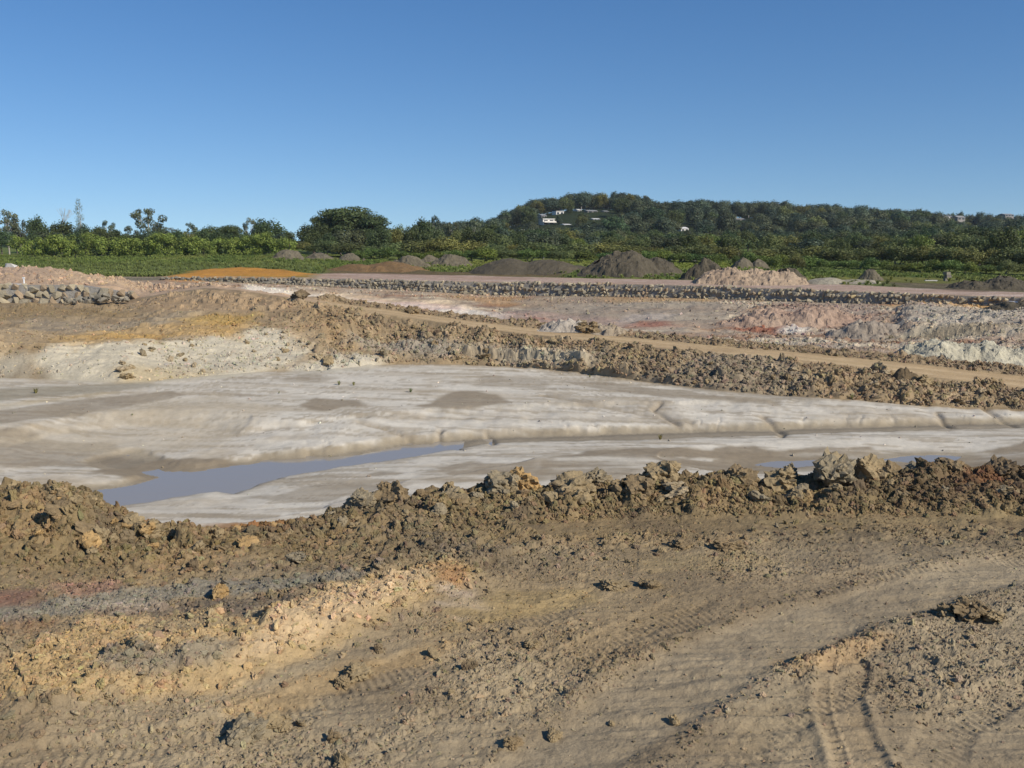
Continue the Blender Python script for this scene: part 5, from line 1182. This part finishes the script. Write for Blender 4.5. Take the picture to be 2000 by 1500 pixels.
# ------------------------------------------------------------------ the hill
def crest(u): return np.interp(u, [780, 880, 950, 1000, 1040, 1100, 1150, 1240, 1290, 1340, 1400, 1500, 1600, 1700, 1800, 1900, 2000, 2300], [446, 434, 430, 411, 391, 381, 379, 379, 399, 390, 395, 395, 403, 409, 414, 417, 419, 430])
HT = 10.0
def hill_z(x, y):
    t = x / y; u = 1000 + t * FPX * CA
    top = EYE + 540 * (470 - crest(u)) / FPX * 1.0 - HT * .93
    s = sstep(330, 540, y); s2_ = 1 - sstep(560, 800, y)
    return 3.0 + (top - 3.0) * s * s2_ + 1.2 * (float(vnoise(np.array([x * .02]), np.array([y * .02]), 5)[0]) - .5) * s
ht = np.linspace(-.35, 1.0, 150); hy = np.linspace(326, 860, 56)
V = []; 
for yy in hy:
    for tt in ht: V.append((tt * yy, yy, hill_z(tt * yy, yy) + (0.3 if yy > 330 else -.5)))
i = np.arange(55 * 150).reshape(55, 150)[:, :-1].ravel(); F = np.stack([i, i + 1, i + 151, i + 150], -1)
V = np.array(V); cn = 0.5 + .5 * fbm(V[:, 0] * .03, V[:, 1] * .03, 3, 8)
o = link('hill', np_mesh('hill', V, F, M_GREEN, np.outer(1 - cn, lin(44, 56, 28, .7)) + np.outer(cn, lin(64, 72, 36, .7)), True)); tag(o, 'low wooded hill with houses behind the site', None, None, 'structure')
HOUSES = [  # u0, u1, vtop, vbase, wall, roof, storeys, label
    (1054, 1081, 427, 440, 'w', 'flat', 2, 'largest white two-storey house with balcony on the left of the hill'),
    (1081, 1099, 412, 420, 'w', 'flat', 1, 'white flat-roofed house above the two-storey house on the hill'),
    (1053, 1065, 418, 426, 'g', 'gable', 1, 'small pale house just above the two-storey house, at its left'),
    (1142, 1166, 410, 416, 'g', 'gable', 1, 'long low grey-roofed house high on the hill among trees'),
    (1154, 1170, 426, 431, 'w', 'gable', 1, 'small house with bright roof below the long grey-roofed house'),
    (1097, 1113, 437, 442, 'w', 'gable', 1, 'low white house at the foot of the bare earth slope'),
    (1176, 1187, 411, 416, 'g', 'gable', 1, 'tiny grey house right of the long grey-roofed house'),
    (1124, 1133, 408, 414, 'w', 'gable', 1, 'tiny pale house near the hilltop left of the grey-roofed house'),
    (1324, 1343, 443, 452, 'w', 'gable', 1, 'lone white gabled house low on the middle of the hill'),
    (1431, 1456, 426, 432, 'g', 'gable', 1, 'long grey-roofed house among trees right of the lone white house'),
    (1524, 1547, 461, 470, 'w', 'gable', 1, 'white house half hidden by trees lowest on the slope'),
    (1836, 1862, 419, 428, 'd', 'gable', 1, 'dark-roofed house on the right of the ridge line'),
    (1864, 1886, 421, 430, 'g', 'gable', 1, 'grey house beside the dark-roofed house on the ridge'),
    (1872, 1884, 433, 438, 'w', 'gable', 1, 'small white house below the two houses on the ridge'),
    (1956, 1982, 417, 423, 'g', 'gable', 1, 'long low house on the ridge at the far right'),
    (1016, 1025, 448, 454, 'w', 'gable', 1, 'tiny white shed at the left foot of the hill')]
M_HW = flat_mat('white_render', (.78, .72, .63), rough=.7, var=.05); M_HG = flat_mat('grey_render', (.3, .27, .24), rough=.7, var=.08)
M_RG = flat_mat('metal_roof', (.3, .29, .27), rough=.5, var=.05); M_RD = flat_mat('dark_roof', (.14, .15, .17), rough=.6, var=.1); M_RW = flat_mat('white_roof', (.7, .66, .6), rough=.5, var=.05)
m_g, n_g, b_g = new_mat('window_glass'); b_g.inputs['Base Color'].default_value = (.03, .04, .05, 1); b_g.inputs['Roughness'].default_value = .1
HB = []
def house_Y(u, vb):
    best = 480
    for yy in np.arange(345, 560, 3):
        z = hill_z((u - 1000) / FPX / CA * yy, yy)
        if row_of(yy, z) <= vb: return yy
    return 540
def house(u0, u1, vt, vb, wall, roof, st, label):
    uc = (u0 + u1) / 2; Y = house_Y(uc, vb); t = azi(uc, vb); x = t * Y; z = EYE - Y * tanv(vb); zt = EYE - Y * tanv(vt)
    W = (u1 - u0) / FPX * Y; H = zt - z; D = max(5.0, W * .7); hw = H * (.92 if roof == 'flat' else .62)
    h = empty('house', (x, Y + D / 2, z), .45); tag(h, label, 'house'); mw = M_HW if wall != 'g' else M_HG
    mb = MB().box((0, 0, hw / 2 - 2), (W * .92, D * .9, hw + 4)); link('wall', mb.mesh('wall', mw), h)
    if roof == 'flat':
        mb = MB().box((0, 0, hw + H * .04), (W, D, H * .09)); link('roof', mb.mesh('roof', M_RW), h)
    else:
        V = [(-W / 2, -D / 2, hw), (W / 2, -D / 2, hw), (W / 2, D / 2, hw), (-W / 2, D / 2, hw), (-W / 2, 0, H), (W / 2, 0, H)]
        me = bpy.data.meshes.new('roof'); me.from_pydata(V, [], [(0, 1, 5, 4), (2, 3, 4, 5), (1, 2, 5), (3, 0, 4), (0, 3, 2, 1)]); me.materials.append(M_RD if wall == 'd' else M_RG if wall == 'g' else M_RW); link('roof', me, h)
    n = max(2, int(W / 2.2)); sh = hw / st
    for s in range(st):
        for k in range(n):
            wx = -W * .46 + W * .92 * (k + .5) / n; wh = sh * .5; wz = sh * s + sh * .5
            wi = link('window', MB().box((wx, -D * .45 - .03, wz), (W * .92 / n * .62, .06, wh)).mesh('window', m_g), h)
            link('frame', MB().box((wx, -D * .45 - .05, wz - wh * .55), (W * .92 / n * .7, .1, wh * .1)).mesh('frame', mw), wi)
    if st == 2:
        link('balcony', MB().box((0, -D * .45 - .9, sh * .98), (W * .96, 1.8, .25)).box((0, -D * .45 - 1.75, sh * 1.15), (W * .96, .08, .7)).mesh('balcony', M_HW), h)
    HB.append((uc, (u1 - u0) / 2 + 7, vt - 1, vb, Y))
for q in HOUSES: house(*q)
# bare earth slope among the houses
BARE_U, BARE_V = (1096, 1124), (424, 433)
def blocks_house(u, wpx, vt, vb, Y):
    for uc, hw, t_, b_, hy_ in HB + [(1110, 14, 423, 434, 470)]:
        if Y < hy_ + 3 and abs(u - uc) < hw - 4 + wpx * .36 and vt < b_ - 1 and vb > t_ - 1: return True
    return False
n_h = 0
for ri, Yr in enumerate((548, 522, 498, 474, 450, 428, 406, 384, 362)):
    u = 800 + (ri * 23) % 31; n_h = 0
    while u < 2070:
        big = random.random() < .3
        Y = Yr + random.uniform(-9, 9); hm = HT * random.uniform(.72, 1.12); wm = random.uniform(8, 13); wpx = wm / Y * FPX
        x = (u - 1000) / FPX / CA * Y; z = hill_z(x, Y); vt = row_of(Y, z + hm)
        if ri == 0: hm = max(6, (EYE + Y * (470 - crest(u) + random.uniform(-2, 6)) / FPX) - z); hm = min(hm, 15)
        if blocks_house(u, wpx, vt, row_of(Y, z), Y):      # only low growth in front of a house
            for hm in (6, 4.5, 3.2, 2.2):
                wm = hm * 1.1; wpx = wm / Y * FPX; vt = row_of(Y, z + hm)
                if not blocks_house(u, wpx, vt, row_of(Y, z), Y): break
        if z > 3.4 and not blocks_house(u, wpx, vt, row_of(Y, z), Y):
            key = random.choice(['hill0', 'hill1', 'hill2', 'hill3', 'hill4'])
            lab = ('tree on the skyline ridge of the wooded hill' if ri < 2 else 'tree on the left slope of the wooded hill' if u < 1300 else 'tree on the middle slope of the wooded hill' if u < 1650 else 'tree on the right slope of the wooded hill')
            if ri > 1: WOOD.append((x, Y, z, wm, hm))
            else: plant('tree', key, x, Y, z, wm, hm, nth(n_h) + (' tree from the left along the crest of the wooded hill' if ri == 0 else ' tree from the left in the row just below the hill crest'), 'tree', 'trees on the ridge of the hill')
            if ri == 0: WOOD.extend([(x - 2, Y - 1, z - .5, 14, 8.0), (x + 4, Y + 5, hill_z(x + 4, Y + 5) - .5, 14, 8.0), (x, Y - 5, hill_z(x, Y - 5) - .3, 11, 5.5)])
            n_h += 1
        u += max(wpx, 14) * (.6 if ri < 2 else .75)
for u, vt, wp, lab, k in ((1235, 374, 30, 'tallest forked gum rising above the hill skyline', 'gum0'), (1258, 376, 26, 'gum close right of the tallest gum on the hill', 'gum1'), (1878, 407, 12, 'small round tree standing above the houses on the ridge', 'hill1'), (1862, 413, 18, 'dark round tree beside the dark-roofed house on the ridge', 'dense1'), (1915, 410, 26, 'broad dark tree on the ridge near the far right house', 'hill2')):
    x, y, zt = survey(u, vt, Y=545); z = hill_z(x, y); plant('gum_tree' if 'gum' in k else 'tree', k, x, y, z, wp / FPX * y, zt - z, lab, 'tree')

W_ = np.array(WOOD); hsrc = []
for i in range(5): hsrc.append(next(o for o in bpy.data.objects if o.data == KIND['hill%d' % i][1]))
for k_ in ('dense1', 'bush0'): hsrc.append(next(o for o in bpy.data.objects if o.data == KIND[k_][1]))
scatter('woodland', W_[:, :3], W_[:, [3, 3, 4]], np.stack([np.zeros(len(W_)), np.zeros(len(W_)), rng.uniform(0, 6.28, len(W_))], -1), np.ones((len(W_), 3)), hsrc, M_LEAF, 'unbroken dark green woodland covering the slope of the hill', 'woodland')
# ------------------------------------------------------------------ weeds and grass
def tuft(rs, n=26, h=1.0, sp=.5, wd=.05, cols=G6):
    r = random.Random(rs); V, F, Cc = [], [], []
    for k in range(n):
        a_ = r.uniform(0, 6.28); l = h * r.uniform(.5, 1); d = Vector((math.cos(a_), math.sin(a_), 0)); s = Vector((-d.y, d.x, 0)) * wd; b = len(V); c0 = d * r.uniform(0, .15); tip = r.uniform(.2, 1) * sp
        V += [tuple(c0 - s), tuple(c0 + s), tuple(c0 + d * tip * .45 + s * .8 + Vector((0, 0, l * .65))), tuple(c0 + d * tip * .45 - s * .8 + Vector((0, 0, l * .65))), tuple(c0 + d * tip + Vector((0, 0, l * .9)))]
        F += [(b, b + 1, b + 2, b + 3), (b + 3, b + 2, b + 4, b + 4)]
        q = r.random(); Cc += [tuple(cols[0] * (1 - q) + cols[1] * q)] * 5
    me = bpy.data.meshes.new('blades'); me.from_pydata(V, [], [tuple(dict.fromkeys(f)) for f in F]); me.materials.append(M_LEAF)
    at_ = me.attributes.new('Col', 'FLOAT_COLOR', 'POINT'); at_.data.foreach_set('color', np.concatenate([np.array(Cc), np.ones((len(Cc), 1))], 1).astype(np.float32).ravel()); return me
WC = (np.array([.2, .21, .08]), np.array([.34, .32, .14]))
wt_ = [tuft(i, 30, 1, .6, .05, WC) for i in range(3)]
for u, v, hp, lab in ((662, 752, 9, 'left one of two small green weeds on the sand below the bank'), (691, 753, 9, 'right one of two small green weeds on the sand below the bank'), (802, 766, 9, 'small lone weed on the sand near the dark wet patch'), (1664, 779, 10, 'pale green weed on the sand below the rubble bank at right'), (1152, 737, 6, 'tiny weed at the foot of the grey clay face'), (115, 928, 7, 'small green weed on the sand bar left of the creek'), (1290, 838, 12, 'dry twiggy weed on the lip above the creek bed'), (70, 768, 12, 'olive weed in the wet hollow at the left'), (258, 806, 4, 'tiny green weed on the sand at the left'), (545, 769, 5, 'tiny dry weed on the sand left of the two weeds')):
    x, y, z = ground(u, v); we = empty('weed', (x, y, gz(x, y))); h = hp / FPX * y * 1.15; we.scale = (h, h, h); tag(we, lab, 'weed'); link('blades', wt_[len(lab) % 3], we)
M_GRASSI = leaf_mat('grass_blades', .7, .2, .0)
def inst_leaf(name):
    m_, n_, b_ = new_mat(name); a_ = n_.nodes.new('ShaderNodeAttribute'); a_.attribute_type = 'INSTANCER'; a_.attribute_name = 'Col'
    n_.links.new(a_.outputs['Color'], b_.inputs['Base Color']); b_.inputs['Roughness'].default_value = .8; return m_
M_GI = inst_leaf('grass_tufts')
gsrc = [bpy.data.objects[o.name] for o in bpy.data.objects if o.name.startswith('blades')][:3]
gm = (S > 14.02) & (S < 17); isg = np.clip((C[..., 1] - C[..., 0]) * 30 + .2, 0, 1)
P, cq = sample(9000, 14.05, 16.0, -150, 2150, isg * (S > 14.02)); n = len(P)
sz = rng.uniform(.25, .6, n); scl = np.stack([sz * 1.3, sz * 1.3, sz], -1); rot = np.zeros((n, 3)); rot[:, 2] = rng.uniform(0, 6.28, n)
scatter('grass', P, scl, rot, np.clip(cq * rng.uniform(1.0, 2.0, (n, 1)), 0, .5), gsrc, M_GI, 'long rough grass covering the field', 'grass')
hz = MB().box((0, 610, 19.5), (3500, 1380, 47)).mesh('haze', None); hm_ = bpy.data.materials.new('thin_haze'); hm_.use_nodes = True; hn = hm_.node_tree; hn.nodes.clear()
pv = hn.nodes.new('ShaderNodeVolumePrincipled'); pv.inputs['Color'].default_value = (.86, .93, 1, 1); pv.inputs['Density'].default_value = 0.00009; ho = hn.nodes.new('ShaderNodeOutputMaterial'); hn.links.new(pv.outputs[0], ho.inputs['Volume'])
hz.materials.append(hm_); tag(link('haze', hz), 'thin summer haze in the air over the site', None, None, 'stuff')
print('trees mid', n_mid, 'hill', n_h, 'verts', NR * NC)
